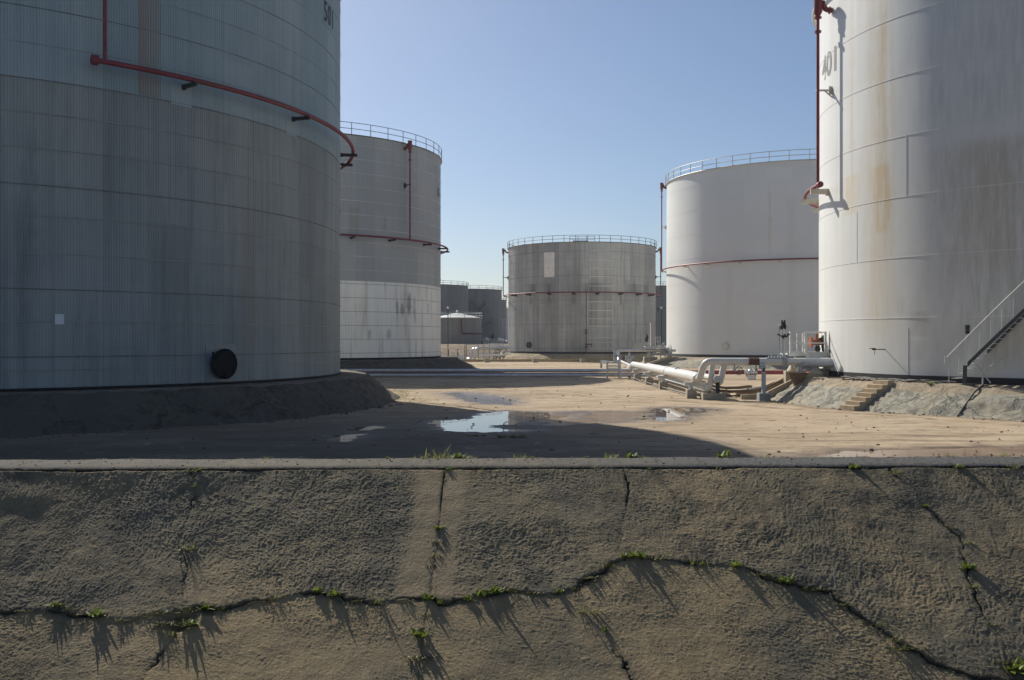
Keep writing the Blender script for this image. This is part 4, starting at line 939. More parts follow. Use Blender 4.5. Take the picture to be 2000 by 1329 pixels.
MB().disc((10.95, 52.99, 1.13), (0, 1, 0), .172, .05, 20).build('end_cap', M['galv'], p2, smooth=True)
pipe('pipe_riser', [(11.25, 55.0, .92), (11.27, 53.9, .88), (11.48, 53.7, 2.0), (17.8, 53.9, 2.0)], .17, M['white_pipe'], 'third white riser from the left, bending up behind the blunt pipe end', .35)
pipe('pipeline', [(11.1, 81, .55), (10.6, 54.0, .55)], .115, M['white_pipe'], 'thinnest white pipeline lying lowest, under the thickest one', .4)
pipe('pipe_riser', [(10.62, 54.5, .55), (10.64, 53.6, .5), (10.83, 53.7, 2.0), (17.8, 54.5, 1.98)], .155, M['white_pipe'], 'middle of the three white risers, slim and leaning', .3)
def support(x0, y, x1, label, bx=None, zt=.86):
    T = thing('pipe_support', (x0, y, 0), label, 'pipe support', 'supports under the white pipelines')
    MB().box((x0, y, .2), (.54, .62, .56), 0, .94).build('concrete_foot', M['conc'], T, bevel=.02)
    MB().box((x0, y, .62), (.2, .2, .42)).build('post', M['white'], T, bevel=.008)
    e = MB(); e.box(((x0+x1)/2-.1, y, zt-.07), (abs(x1-x0)+.55, .24, .2)); e.box((x0+.28, y, zt+.03), (.5, .2, .06)); e.build('crossbeam', M['white'], T, bevel=.01)
support(9.84, 54.7, 10.5, 'pipe support nearest to the big white bend')
support(9.86, 64.9, 10.6, 'second pipe support counted from the big white bend')
support(9.90, 71.8, 10.7, 'third pipe support counted from the big white bend')
support(9.95, 79.0, 10.7, 'farthest pipe support, beside the crossover stile')
sl_ = thing('pipe_support', (10.9, 53.6, 0), 'low brown concrete slab with dark stub under the three white risers', 'pipe support', 'supports under the white pipelines')
MB().box((10.85, 53.7, .14), (1.25, .9, .42)).build('concrete_foot', M['conc'], sl_, bevel=.02); MB().box((11.05, 53.5, .62), (.2, .2, .6)).build('post', M['bitumen'], sl_)
# small bore lines, flanges and clutter among the pipes
pipe('conduit', [(9.62, 84, .16), (9.7, 66, .14), (9.95, 55.6, .14), (12.2, 54.6, .14), (15.2, 54.9, .16)], .045, M['rubber'], 'thin black conduit lying on the ground beside the pipe supports', .5)
pipe('conduit', [(11.6, 80, .22), (11.35, 57, .22), (12.4, 56.2, .25), (16.6, 56.6, .95)], .06, M['galv'], 'thin grey line running behind the white pipelines to the apron', .5)
for (c, ax, r, par) in (((10.85, 57.5, 1.13), (0, 1, 0), .165, p2), ((11.05, 66.5, 1.13), (0, 1, 0), .165, p2)):
    e = MB(); e.disc(c, ax, r*1.55, .05, 18); e.disc((c[0], c[1]+.09, c[2]), ax, r*1.55, .05, 18); e.build('flange', M['galv'], par, smooth=True)
for i, (X, Y, lab) in enumerate(((11.9, 53.2, 'small drain valve hanging under the level pipe by the brown band'), (13.05, 53.2, 'small drain valve hanging under the level pipe beside the grey post'))):
    e = MB(); e.tube([(X, Y, 1.9), (X, Y, 1.55)], .045, 8); e.sphere((X, Y, 1.62), .09, 8); e.bar((X-.14, Y-.05, 1.66), (X+.1, Y-.05, 1.66), .025); e.disc((X, Y, 1.53), (0, 0, 1), .085, .03, 12)
    tag(e.build('drain_valve', M['galv'], None, smooth=True), lab, 'valve')
# post under the level pipe
pp = thing('pipe_support', (13.3, 52.6, 0), 'single grey post with square foot under the level pipe', 'pipe support', 'supports under the white pipelines')
MB().box((13.3, 52.6, .17), (.62, .62, .46), 0, .95).build('concrete_foot', m_plain('grey_foot', (.25, .26, .26), .2, .8), pp, bevel=.02)
m_bg = m_plain('blue_grey_paint', (.33, .38, .42), .15, .5)
MB().box((13.3, 52.6, .95), (.19, .19, 1.15)).build('post', m_bg, pp, bevel=.008); MB().box((13.3, 52.62, 1.6), (.12, .14, .22)).build('stub', M['brown_wrap'], pp)
e = MB(); e.box((13.3, 52.9, 1.78), (.26, .5, .26)); e.box((13.3, 52.65, 1.70), (.2, .2, .1)); e.build('saddle', m_bg, pp, bevel=.01)
# grey lines crossing in front of the far tanks
pipe('pipeline', [(-24, 84.6, .60), (8.6, 84.6, .60), (10.2, 84.6, .60)], .14, M['silver'], 'upper silver pipeline running level across the yard behind tank 501', .3)
pipe('pipeline', [(-24, 84.1, .36), (12, 84.1, .36)], .085, m_plain('faded_maroon', (.13, .06, .07), .3, .5), 'thin maroon pipeline between the two silver ones', .3)
pipe('pipeline', [(-24, 83.7, .24), (14, 83.7, .24)], .125, M['silver'], 'lower silver pipeline nearest the ground, behind tank 501', .3)
for i, (px, zt) in enumerate(((710, .35), (742, .3), (786, .5), (842, .75), (948, .45), (1004, .5), (1058, .35), (1112, .5))):
    q = G(px, 737.5); e = MB(); e.bar((q.x, q.y, -.05), (q.x, q.y, zt), .06); e.bar((q.x-.15, q.y+.1, .1), (q.x+.15, q.y+.1, .1), .08)
    tag(e.build('pipe_stake', M['trayrust']), f'short rusty stake in front of the level pipelines, {ORD[i]} from the left', 'stake', 'stakes by the level pipelines')
for i, px in enumerate((735, 898, 1052)):
    q = G(px, 737); e = MB()
    e.tube([(q.x, q.y, -.1), (q.x, q.y, .12), (q.x, q.y, .24)], [.75, .55, .22], 9); tag(e.build('rubble_mound', M['conc']), f'small concrete mound against the level pipelines, {ORD[i]} from the left', 'mound', 'mounds by the level pipelines')
pipe('fire_main', [(13.4, 81.5, .55), (26, 81.5, .55), (60, 81.5, .5)], .165, M['red'], 'long red water main lying behind the white risers', .3)
# handwheel valve by the red main
v = P(1460, 727, 80.5); T = thing('gate_valve', (v.x, v.y, 0), 'grey gate valve with upright handwheel beside the red main', 'valve')
e = MB(); e.tube([(v.x-.2, v.y, .55), (v.x+.75, v.y, .55)], .2, 14); e.disc((v.x-.1, v.y, .55), (1, 0, 0), .31, .08); e.disc((v.x+.6, v.y, .55), (1, 0, 0), .31, .08); e.sphere((v.x+.25, v.y, .6), .26, 12); e.tube([(v.x+.25, v.y, .6), (v.x+.25, v.y, 1.55)], .07, 8); e.box((v.x+.3, v.y, .15), (.7, .4, .35)); e.build('valve_body', M['galv'], T, smooth=True)
e = MB(); c = Vector((v.x-.75, v.y, .72)); e.tube([c+Vector((.1*math.sin(0), math.cos(q*math.pi/10)*.1, 0))*0+Vector((math.cos(q*math.pi/10)*.27, -.25, math.sin(q*math.pi/10)*.34)) for q in range(20)], .028, 6, closed=True)
for q in range(3): a = q*math.pi/3; e.tube([c+Vector((math.cos(a)*.27, -.25, math.sin(a)*.34)), c-Vector((math.cos(a)*.27, .25, math.sin(a)*.34))], .02, 6)
e.tube([c+Vector((0, -.25, 0)), c+Vector((.5, .1, 0))], .05, 8); e.build('handwheel', M['black'], T, smooth=True)
# crossover stile
st = thing('crossover_stile', (8.6, 82.3, 0), 'grey steel stile stepping over the level pipelines', 'stile')
def W(px, py, Y=82.2): return P(px, py, Y)
e = MB()
for px, y0, y1, dy in ((1178.5, 721, 705.5, 2.0), (1186, 739.5, 706, 0), (1209, 739, 700, 0)): a, b = W(px, y0), W(px, y1); e.bar((a.x, a.y+dy, a.z), (b.x, b.y+dy, b.z), .15)
e.build('leg', M['galv'], st)
e = MB()
for py in (709.5, 714, 717, 720.5): e.bar(W(1187, py), W(1209, py), .10, .08)
for py in (706.5, 710): e.bar(W(1178.5, py)+Vector((0, 2, 0)), W(1187, py), .1, .12)
e.build('side_rail', M['galv'], st)
e = MB(); a0, a1, b0, b1 = W(1199.5, 709), W(1200.5, 683), W(1211, 709), W(1208, 683)
for p_, q_ in ((a0, a1), (b0, b1), (a1, b1), (a0, b0), (W(1199.9, 695.5), W(1209.5, 695.5)), (W(1204.5, 709), W(1204.5, 683))): e.bar(p_, q_, .13)
e.bar(W(1198.5, 707), W(1212, 707), .28, .2)
e.build('ladder_frame', M['galv'], st)
e = MB(); e.bar(W(1208.5, 684), W(1213.5, 738), .12); e.bar(W(1211.5, 690)+Vector((0, 1.5, 0)), W(1213, 710)+Vector((0, 1.5, 0)), .12); e.build('diagonal_leg', M['silver'], st)
e = MB(); e.box(W(1198, 708.2)+Vector((0, 1.0, 0)), (1.0, 1.8, .06)); e.build('deck', M['galv'], st)

# ------------------------------------------------------------------ valve platform at tank 401
YP = 54.0
def Q(px, py, Y=YP): return P(px, py, Y)
T = thing('valve_platform', Q(1590, 720), 'white railed valve platform against the foot of tank 401', 'platform')
e = MB(); a = Q(1539, 691); b = Q(1615, 691); e.box(((a.x+b.x)/2, 54.9, a.z-.03), (b.x-a.x, 1.7, .06)); e.box(((a.x+Q(1573, 691).x)/2, 54.02, a.z-.05), (Q(1573, 0).x-a.x, .05, .2)); e.build('deck', M['white'], T)
e = MB(); a = Q(1571, 687.5); b = Q(1613.5, 700); e.box(((a.x+b.x)/2, 53.72, (a.z+b.z)/2), (b.x-a.x, .12, a.z-b.z)); e.box(((a.x+b.x)/2, 53.62, a.z-.02), (b.x-a.x, .1, .04)); e.build('side_beam', M['white'], T, bevel=.006)
for px, y0, y1, Y in ((1540.5, 692, 649, 55.7), (1557, 692, 649, 54.1), (1568, 692, 649, 54.1), (1573.5, 694, 648.5, 53.8), (1612, 712, 648, 53.8), (1615.5, 690, 650, 55.6), (1543.5, 692, 649, 54.1)):
    MB().bar(P(px, y0, Y), P(px, y1, Y), .11 if px > 1570 and px < 1613 else .07).build('rail_post', M['white'], T)
e = MB()
for py in (649.5, 670.5, 688.5):
    e.bar(P(1540.5, py, 55.7), P(1615, py, 55.6), .06, .09); e.bar(P(1543.5, py, 54.1), P(1573.5, py, 53.9), .06, .09); e.bar(P(1540.5, py, 55.7), P(1543.5, py, 54.1), .06, .09)
    if py < 680: e.bar(P(1581 if py > 660 else 1573.5, py, 53.8), P(1613, py, 53.8), .05, .07 if py > 660 else .05)
e.build('rail', M['white'], T)
e = MB(); e.bar(P(1593, 724, 53.6), P(1593, 700, 53.6), .2); e.build('column', M['white'], T, bevel=.01)
e = MB(); e.bar(P(1611, 722, 54.3), P(1611, 700, 54.3), .18); e.bar(P(1552, 712, 55.2), P(1552, 694, 55.2), .1); e.build('leg', M['white'], T)
e = MB(); e.tube([P(1594.5, 731, 53.4), P(1594.5, 728, 53.4), P(1594, 717, 53.4)], [.36, .33, .12], 10); e.build('cone_base', M['beige'], T)
e = MB(); e.tube([P(1547, 727, 55.4), P(1547, 723, 55.4), P(1547, 710, 55.4)], [.28, .26, .08], 10); e.build('cone_base', M['beige'], T)
def block(px0, px1, y0, y1, Y, dy, label, mat='conc_tan'):
    a, b = P(px0, y0, Y), P(px1, y1, Y); e = MB(); zb = min(b.z, .2)-.3
    e.box(((a.x+b.x)/2, Y+dy/2, (a.z+zb)/2), (b.x-a.x, dy, a.z-zb), -.12); tag(e.build('concrete_plinth', M[mat], None, bevel=.015), label, 'plinth', 'plinths below the valve platform')
block(1577.5, 1611, 730, 757, 52.9, 1.5, 'largest tan concrete plinth, under the platform column')
block(1537, 1556, 725.5, 741, 55.0, .9, 'small tan plinth behind the drain pit, left of the grey elbow', 'conc')
block(1608, 1622, 721, 737, 53.4, 1.2, 'dark-sided plinth under the tall white post', 'conc')
e = MB(); a = P(1561, 744, 53.0); e.tube([(a.x, a.y+.2, a.z-.55), (a.x, a.y+.2, a.z-.2), (a.x, a.y+.2, a.z+.34), (a.x, a.y+.2, a.z+.42)], [.22, .26, .48, .5], 20); e.tube([(a.x, a.y+.2, a.z+.30), (a.x, a.y+.2, a.z+.421)], .42, 20)
tag(e.build('drain_funnel', m_plain('rusty_brown_concrete', (.20, .13, .08), .3, .8), None, smooth=True), 'round brown drain pit under the grey elbow pipe', 'drain')
pipe('drain_pipe', [(17.6, 53.0, 2.0-.12), (15.55, 53.0, 1.93), (15.42, 53.15, 1.9), (15.38, 53.2, 1.1)], .15, m_plain('grey_pipe', (.38, .39, .41), .12, .45), 'grey elbow pipe bending down into the brown drain pit', .5)
e = MB(); e.bar(P(1621, 721, 53.6), P(1621.3, 647, 53.6), .13, .11); tag(e.build('tall_post', M['white'], None), 'tall plain white post at the right corner of the valve platform', 'post')
# orange valve
o_ = P(1597, 669, 54.6); T = thing('orange_valve', o_, 'orange flanged valve standing above the platform rail', 'valve')
e = MB(); e.tube([P(1586, 669.5, 54.6), P(1609, 669.5, 54.6)], .13, 16); e.sphere(o_+Vector((.1, 0, .02)), .19, 14); e.build('valve_body', M['orange'], T, smooth=True)
e = MB(); e.disc(P(1583.5, 668.5, 54.6), (1, 0, 0), .31, .1, 20); e.disc(P(1585.6, 668.5, 54.6), (1, 0, 0), .24, .06, 20); e.build('flange', M['orange'], T, smooth=True)
e = MB(); e.tube([P(1596.5, 664, 54.6), P(1596.5, 651, 54.6)], .05, 8); e.box(P(1595, 659, 54.6), (.16, .2, .3)); e.disc(P(1594, 664, 54.6), (1, 0, .2), .19, .05); e.build('stem', M['orange'], T, smooth=True)
e = MB(); e.tube([P(1597, 675, 54.6), P(1597, 679, 54.6), P(1597, 682, 54.6), P(1597, 689, 54.6)], [.10, .14, .17, .1], 12); e.build('lower_bonnet', M['black'], T, smooth=True)
e = MB()
for p_, s_ in (((1603, 664), .14), ((1606, 661), .12), ((1608.5, 667), .17), ((1607.5, 676), .15), ((1608, 683), .13)): e.box(P(*p_, 54.5), (s_*1.0, s_*1.0, s_*1.6), .4)
e.bar(P(1607.5, 655, 54.5), P(1607.5, 690, 54.5), .08); e.build('actuator', M['black'], T, bevel=.02)
# rusty valve low at the wall
c_ = P(1629, 708, 53.5); T = thing('rusty_valve', c_, 'rust-brown valve stack low at the wall of tank 401', 'valve')
m_rb = m_plain('rust_brown', (.17, .08, .045), .5, .7, scale=12)
e = MB(); e.tube([P(1624.5, 683.5, 53.5), P(1624.5, 690, 53.5)], .14, 10); e.tube([P(1625, 690, 53.5), P(1625.5, 697, 53.5)], .1, 10); e.build('bonnet', M['black'], T, smooth=True)
e = MB(); e.tube([P(1625, 695, 53.5), P(1627, 702, 53.5), P(1628, 712, 53.5)], [.12, .24, .15], 10); e.disc(P(1623.5, 707, 53.5), (1, 0, 0), .3, .09); e.disc(P(1630, 707, 53.5), (1, 0, 0), .34, .09); e.tube([P(1623, 707, 53.5), P(1632, 707, 53.5)], .17, 12); e.build('valve_body', m_rb, T, smooth=True)
e = MB(); e.tube([P(1631, 708, 53.5), P(1645, 708.5, 53.2)], .2, 14); e.disc(P(1633, 708, 53.4), (1, 0, 0), .3, .08); e.build('nozzle', M['white'], T, smooth=True)
e = MB()
for q in range(6):
    o_ = .18+.13*q; tA, tB = E1.th(1642+9*q, o_), E1.th(1868-14*(q % 3), o_)
    e.tube([E1.pt(tA+(tB-tA)*i/40, E1.zb-.27+.05*(q % 2)+.035*math.sin(i*.55+q*2.1), o_+.05*math.sin(i*.4+q)) for i in range(41)], .028, 6)
for px in (1650, 1700, 1752, 1800, 1850): e.bar(E1.pt(E1.th(px), E1.zb-.3, .1), E1.pt(E1.th(px), E1.zb-.3, .95), .09, .08)
tag(e.build('cable_bundle', M['rubber'], None), 'dark cable bundle lying on the ledge along the foot of tank 401', 'cable')
# instrument frame with two black gauges
T = thing('instrument_frame', P(1530, 695, 53.4), 'slender pipe frame carrying two black valve heads above the level pipe', 'instrument frame')
for px in (1522, 1539.5): MB().tube([P(px, 696, 53.4), P(px, 637, 53.4)], .045, 8).build('upright', M['galv'], T, smooth=True)
e = MB(); e.bar(P(1521, 637, 53.4), P(1540.5, 637, 53.4), .1, .08); e.build('top_bar', M['white'], T)
MB().tube([P(1531, 697, 53.4), P(1531, 661, 53.4)], .085, 10).build('standpipe', M['white'], T, smooth=True)
for px in (1528.3, 1534.5): MB().tube([P(px, 690, 53.4), P(px, 640, 53.4)], .03, 6).build('signal_tube', M['galv'], T, smooth=True)
for px in (1527.5, 1532.3):
    e = MB(); e.tube([P(px-.5, 641, 53.4), P(px-.3, 636, 53.4), P(px, 633, 53.4), P(px, 629, 53.4), P(px, 625.3, 53.4)], [.07, .12, .075, .06, .035], 10); e.build('valve_head', M['black'], T, smooth=True)
e = MB(); e.box(P(1527, 640, 53.3), (.13, .15, .22)); e.box(P(1533.5, 641, 53.3), (.1, .12, .14))
for px, py in ((1520, 653.5), (1528, 657), (1533, 655), (1540, 653.5), (1536, 658), (1530, 660)): e.box(P(px, py, 53.3), (.10, .12, .09), .3)
e.tube([P(1520, 653.5, 53.35), P(1527, 657.5, 53.35), P(1535, 658, 53.35), P(1542, 652.5, 53.35)], .035, 6); e.build('fitting', M['black'], T, bevel=.015)
# stays between pipe nozzle and wall
for i, (px, lab) in enumerate(((1637, 'flat white stay plate leaning on the wall right of the rusty valve'), (1648, 'thin looped hose hanging at the wall right of the stay plate'))):
    e = MB()
    if i == 0: e.add([P(1632, 679, 53.2), P(1633.5, 678, 53.2), P(1642, 722, 52.9), P(1634, 722, 52.9), P(1632, 679, 53.28), P(1633.5, 678, 53.28), P(1642, 722, 52.98), P(1634, 722, 52.98)], [(0, 1, 2, 3), (7, 6, 5, 4), (0, 4, 5, 1), (1, 5, 6, 2), (2, 6, 7, 3), (3, 7, 4, 0)]); tag(e.build('stay_plate', M['ltrail']), lab, 'stay plate')
    else: e.tube([P(1640, 722, 52.8), P(1643, 704, 52.8), P(1646, 698, 52.8), P(1651, 706, 52.7), P(1657, 722, 52.5)], .03, 6); e.tube([P(1644, 722, 52.6), P(1647, 708, 52.6), P(1651, 716, 52.6), P(1652, 723, 52.6)], .025, 6); tag(e.build('hose', M['galv'], smooth=True), lab, 'hose')
# three low channel walls down the apron
for i, (yy, zo, lab) in enumerate(((57.6, 0, 'farthest of three low concrete channel walls running down the apron of tank 401'), (56.0, .04, 'middle of three low concrete channel walls running down the apron of tank 401'), (53.9, -.02, 'nearest of three low concrete channel walls, beside the drain pit'))):
    xw = E1.c.x-math.sqrt((E1.R+1.2)**2-(yy-E1.c.y)**2); xf = E1.c.x-math.sqrt((E1.R+3.5)**2-(yy-E1.c.y)**2)
    e = MB(); vs = []
    for X, z0 in ((xw+.4, 1.22), (xw, 1.2), (xf, .05), (xf-1.2, .0)):
        for dy in (-.09, .09):
            for dzz in (-.25, .26+zo): vs.append((X, yy+dy, z0+dzz))
    fs = []
    for k in range(3):
        a = k*4; fs += [(a, a+1, a+5, a+4), (a+2, a+6, a+7, a+3), (a+1, a+3, a+7, a+5)]
    fs += [(0, 2, 3, 1), (12, 13, 15, 14)]
    e.add(vs, fs); tag(e.build('channel_wall', M['conc_tan']), lab, 'low wall', 'channel walls on the apron')
# cable tray on posts
T = thing('cable_tray', (12.6, 55.6, 0), 'sagging rusty cable tray on short posts right of the white risers', 'cable tray')
tp = [Q(1372, 746, 57.5), Q(1385, 752, 56.5), Q(1400, 756.5, 55.8), Q(1422, 758.5, 55.2), Q(1445, 758, 55.2), Q(1469, 755, 55.2)]
lo = [Q(1376, 756, 57), Q(1400, 763, 56), Q(1430, 765.5, 55.4), Q(1470, 764.5, 55.4), Q(1490, 760, 55.4), Q(1515, 749, 55.6), Q(1540, 737, 56.3)]
e = MB()
for s in (0, .42):
    for pts in (tp, lo):
        pl = [p_+Vector((0, s, 0)) for p_ in pts]
        for a, b in zip(pl[:-1], pl[1:]): e.bar(a, b, .04, .13)
e.build('side_rail', M['trayrust'], T)
e = MB()
for pts in (tp, lo):
    for a, b in zip(pts[:-1], pts[1:]):
        n = max(2, int((b-a).length/.22))
        for i in range(n): c = a.lerp(b, i/n); e.bar(c, c+Vector((0, .42, 0)), .04)
e.build('rung', M['trayrust'], T)
for px, y0, y1 in ((1418.5, 774, 756), (1461, 774, 755.5), (1377, 752, 744)):
    a = Q(px, y0, 55.4); MB().bar((a.x, a.y, -.1), Q(px, y1, 55.4), .06).build('post', M['trayrust'], T)
for i, (px, lab) in enumerate(((1419, 'small concrete wedge at the left tray post'), (1459, 'larger concrete wedge at the right tray post'))):
    q = G(px, 775.5); e = MB(); e.box((q.x, q.y, .08), (.55+.25*i, .5, .3), .3, .45); tag(e.build('concrete_wedge', M['conc'], bevel=.02), lab, 'concrete block')
# steps up the apron
b0 = G(1655, 801); b1 = E1.pt(E1.th(1731, 1.3), 1.28, 1.3); dr = Vector((b1.x-b0.x, b1.y-b0.y, 0)); ln = dr.length; dr.normalize(); sd_ = math.atan2(dr.y, dr.x)
T = thing('concrete_steps', b0, 'seven tan concrete steps climbing the apron of tank 401', 'steps')
for i in range(7):
    zt = 1.30*(i+1)/7+.02; c = b0+dr*(ln*(i+.5)/7)
    MB().box((c.x, c.y, zt-.3), (ln/7+.06, .98, .6), sd_).build('step', M['conc_tan'], T, bevel=.012)
# cable down the apron and the ledge pipes
a = E1.pt(E1.th(1921, 1.0), 1.28, 1.0); b = E1.pt(E1.th(1871, 3.25), .03, 3.3); m1 = a.lerp(b, .35)+Vector((0, 0, .14)); m2 = a.lerp(b, .7)+Vector((0, 0, .08))
tag(MB().tube([a, m1, m2, b], .035, 8).build('hanging_cable', M['rubber'], smooth=True), 'dark cable running from the stair foot down the apron of tank 401', 'cable')
hs = [E1.pt(E1.th(1642+i*1.5, 1.2), 1.27+.03*math.sin(i*.9), 1.0+.25*math.sin(i*.5)) for i in range(36)]
tag(MB().tube(hs, .03, 7).build('hose', m_plain('brown_hose', (.16, .09, .05), .3, .6), None, smooth=True), 'loose brown hose snaking on the ledge left of the concrete steps', 'hose')
# weed on the ledge of tank 401
q = E1.pt(E1.th(1817, 1.3), 1.2, 1.3); tag(make_weed('leafy_weed', q, .45, 'leaf', 77), 'small green weed on the edge of the ledge below tank 401', 'weed')

# ------------------------------------------------------------------ valve cluster at the foot of the middle-right white tank
YD = 121.0
def D(px, py, Y=YD): return P(px, py, Y)
pipe('pipeline', [(11.4, 88, .5), (12.9, 116, .62), (12.75, 119, .75), (12.78, 120.8, 1.9), (14, 121, 1.93), (19.9, 121, 1.93)], .165, M['silver'], 'far silver pipe rising by the stile and running level to the middle-right tank', .7)
T = thing('valve_platform', D(1285, 690), 'far pale valve platform at the left foot of the middle-right white tank', 'platform')
e = MB(); e.box(D(1279, 677.5), (2.5, 1.6, .12)); e.box(D(1279, 679.5)+Vector((0, -.8, 0)), (2.5, .08, .22)); e.build('deck', M['galv'], T)
for px in (1280.5, 1285, 1289.5): MB().bar(D(px, 677, 120.3), D(px, 659, 120.3), .1).build('rail_post', M['ltrail'], T)
e = MB()
for py in (659, 668): e.bar(D(1280, py, 120.3), D(1290, py, 120.3), .08)
e.bar(D(1266, 662, 120.3), D(1266, 677, 120.3), .07); e.bar(D(1268, 662, 120.3), D(1268, 677, 120.3), .07); e.build('rail', M['ltrail'], T)
e = MB(); e.bar(D(1275, 676, 121.5), D(1275, 630, 121.5), .6, .5); e.build('cabinet', m_plain('pale_cabinet', (.42, .40, .38), .08, .5, scale=.8), T)
e = MB(); e.tube([D(1263, 668, 120.4), D(1263, 660, 120.4), D(1263.5, 656, 120.4), D(1263, 652, 120.4)], [.12, .24, .12, .06], 10); e.build('valve_head', M['black'], T, smooth=True)
e = MB()
for p0, p1, r in (((1262, 686), (1306, 686), .16), ((1264, 693), (1300, 692), .1), ((1293, 672), (1302, 690), .12), ((1297, 690), (1297, 668), .08), ((1290, 683), (1306, 681), .1)): e.tube([D(*p0), D(*p1)], r, 10)
for px in (1268, 1277, 1290, 1299): e.bar(D(px, 686), D(px, 700), .14)
for px, py in ((1294, 676), (1300, 684), (1296, 690), (1304, 688)): e.disc(D(px, py, 120.6), (1, .3, 0), .3, .12)
e.build('manifold', M['galv'], T, smooth=True)
MB().box(D(1270, 698)+Vector((0, 0, -.5)), (1.6, 1.2, 1.1)).build('concrete_foot', M['conc'], T, bevel=.02)
MB().box(D(1278.5, 672.5, 121.7), (.55, .3, .5)).build('junction_box', M['brown_wrap'], T)
for i, (px, lab) in enumerate(((1306.5, 'left of two pointed stays at the foot of the middle-right tank'), (1310.5, 'right of two pointed stays at the foot of the middle-right tank'))):
    a = D(px-2, 694, 119.6); b = D(px, 673-i, 119.6); c = D(px+3.5, 694, 119.6); dy = Vector((0, .1, 0))
    e = MB(); e.add([a, c, b, a+dy, c+dy, b+dy], [(0, 1, 2), (5, 4, 3), (0, 3, 4, 1), (1, 4, 5, 2), (2, 5, 3, 0)]); tag(e.build('stay_plate', M['ltrail']), lab, 'stay plate')
v = P(1229.5, 698, 119); T = thing('gate_valve', (v.x, v.y, v.z-.9), 'small far valve in the shade under the level silver pipe', 'valve')
e = MB(); e.tube([v+Vector((-.5, 0, -.15)), v+Vector((.5, 0, -.15))], .22, 12); e.tube([v, v+Vector((0, 0, .55))], .12, 8); e.box(v+Vector((0, 0, -.6)), (.5, .4, .9)); e.build('valve_body', M['galv'], T, smooth=True)
e = MB(); e.disc(v+Vector((-.75, -.1, -.1)), (1, .4, 0), .28, .06, 16); e.bar(v+Vector((-.75, 0, -.1)), v+Vector((-.3, 0, -.1)), .06); e.build('handwheel', M['black'], T)
for i, (yy, lab) in enumerate(((120.5, 'far of two tan channel walls down the apron of the middle-right tank'), (118.6, 'near of two tan channel walls down the apron of the middle-right tank'))):
    e = MB(); e.bar((19.2-i*.2, yy, 1.2), (15.6-i*.3, yy-1.0, .1), .25, .3); tag(e.build('channel_wall', M['conc_tan']), lab, 'low wall', 'channel walls on the apron')

# ------------------------------------------------------------------ background left of the centre tank
mb = MB(); vs = []; fs = []
bx = np.linspace(-90, 12, 60); n1 = fbm(bx*.12, bx*0, 141, 3)*.25
for i, X in enumerate(bx): vs += [(X, 176.5+n1[i]*2, -.1), (X, 183, 2.2+n1[i]), (X, 186, 2.42+n1[i]*.4), (X, 232, 2.4), (X, 260, 1.4), (X, 900, 1.4)]
for i in range(len(bx)-1):
    for q in range(5): fs.append((i*6+q, (i+1)*6+q, (i+1)*6+q+1, i*6+q+1))
mb.add(vs, fs); tag(mb.build('earth_bank', m_berm('brown_earth', (.25, .19, .135), (.13, .10, .07), (.30, .235, .165), .6, .5), smooth=True), kind='structure')
e = MB(); e.box((2, 146, .14), (70, .35, .5)); tag(e.build('boundary_wall', M['conc_tan']), 'long low tan wall in front of the centre tank', 'low wall')
YB = 150.0
def B_(px, py, Y=YB): return P(px, py, Y)
pipe('pipeline', [B_(893, 690, 151), B_(893.5, 701, 151), B_(917, 701.5, 151)], .24, M['silver'], 'short silver pipe standing up then lying low behind the shaded apron', .5)
pipe('pipeline', [B_(912, 702, 151), B_(921, 702, 150), B_(921.5, 681.5, 150), B_(972, 680, 150), B_(996, 680, 150)], .21, M['silver'], 'left one of two silver pipes arching up left of the centre tank', .7)
pipe('pipeline', [B_(921, 703, 150), B_(927.5, 702, 149), B_(928, 680.8, 149), B_(972, 678.8, 149.4), B_(996, 679, 149.4)], .21, M['silver'], 'right one of two silver pipes arching up left of the centre tank', .7)
T = thing('pipe_rack', B_(940, 690), 'dark steel pipe rack with railing left of the centre tank', 'pipe rack')
for px in (876, 894, 908, 911, 934, 945, 956, 969, 975): MB().bar(B_(px, 702), B_(px, 674 if px > 900 else 683), .1).build('upright', M['trayrust'] if px % 2 else M['black'], T)
e = MB()
for py, a, b in ((673.5, 908, 985), (683, 934, 984), (696, 872, 906), (682, 862, 906), (700, 934, 970), (691, 934, 972)): e.bar(B_(a, py), B_(b, py), .12)
e.build('rail', M['galv'], T)
e = MB()
for px, py in ((966, 686), (972, 682), (978, 676), (984, 688), (980, 694), (973, 692), (968, 696), (988, 683)): e.box(B_(px, py), (.26, .3, .3), .3); e.bar(B_(px, py), B_(px-3, 703), .07); e.disc(B_(px+1.5, py, 149.6), (1, .4, 0), .2, .05); e.tube([B_(px, py+3), B_(px+7, py+3)], .09, 8)
e.build('valve_group', M['galv'], T, bevel=.02)
e = MB()
for px in (962, 968, 975, 981): e.bar(B_(px, 703, 149), B_(px+9, 686, 151), .12)
e.build('sloping_pipe', M['trayrust'], T)
T = thing('yard_railing', B_(885, 700, 158), 'thin pale railing running along the foot of the brown bank', 'railing')
for px in range(862, 994, 11): MB().bar(B_(px, 701, 158), B_(px, 688, 158), .06).build('post', M['galv'], T)
e = MB()
for py in (688.5, 693, 697.5): e.bar(B_(860, py, 158), B_(992, py, 158), .05)
e.build('rail', M['galv'], T)
pipe('pipeline', [B_(935, 695, 147), B_(985, 694, 147), B_(996, 688, 149)], .12, M['white_pipe'], 'slim white pipe low among the rails left of the centre tank', .5)
pipe('pipeline', [(-14, 143, .35), (6, 143.5, .35), (18, 144, .35)], .09, m_plain('ochre_pipe', (.30, .22, .10), .25, .6), 'thin ochre pipe lying along the front of the centre tank', .5)
YV = 196.0
T = thing('valve_skid', P(966, 672, YV), 'far skid with white vessels and black valve head before the dark tanks', 'skid')
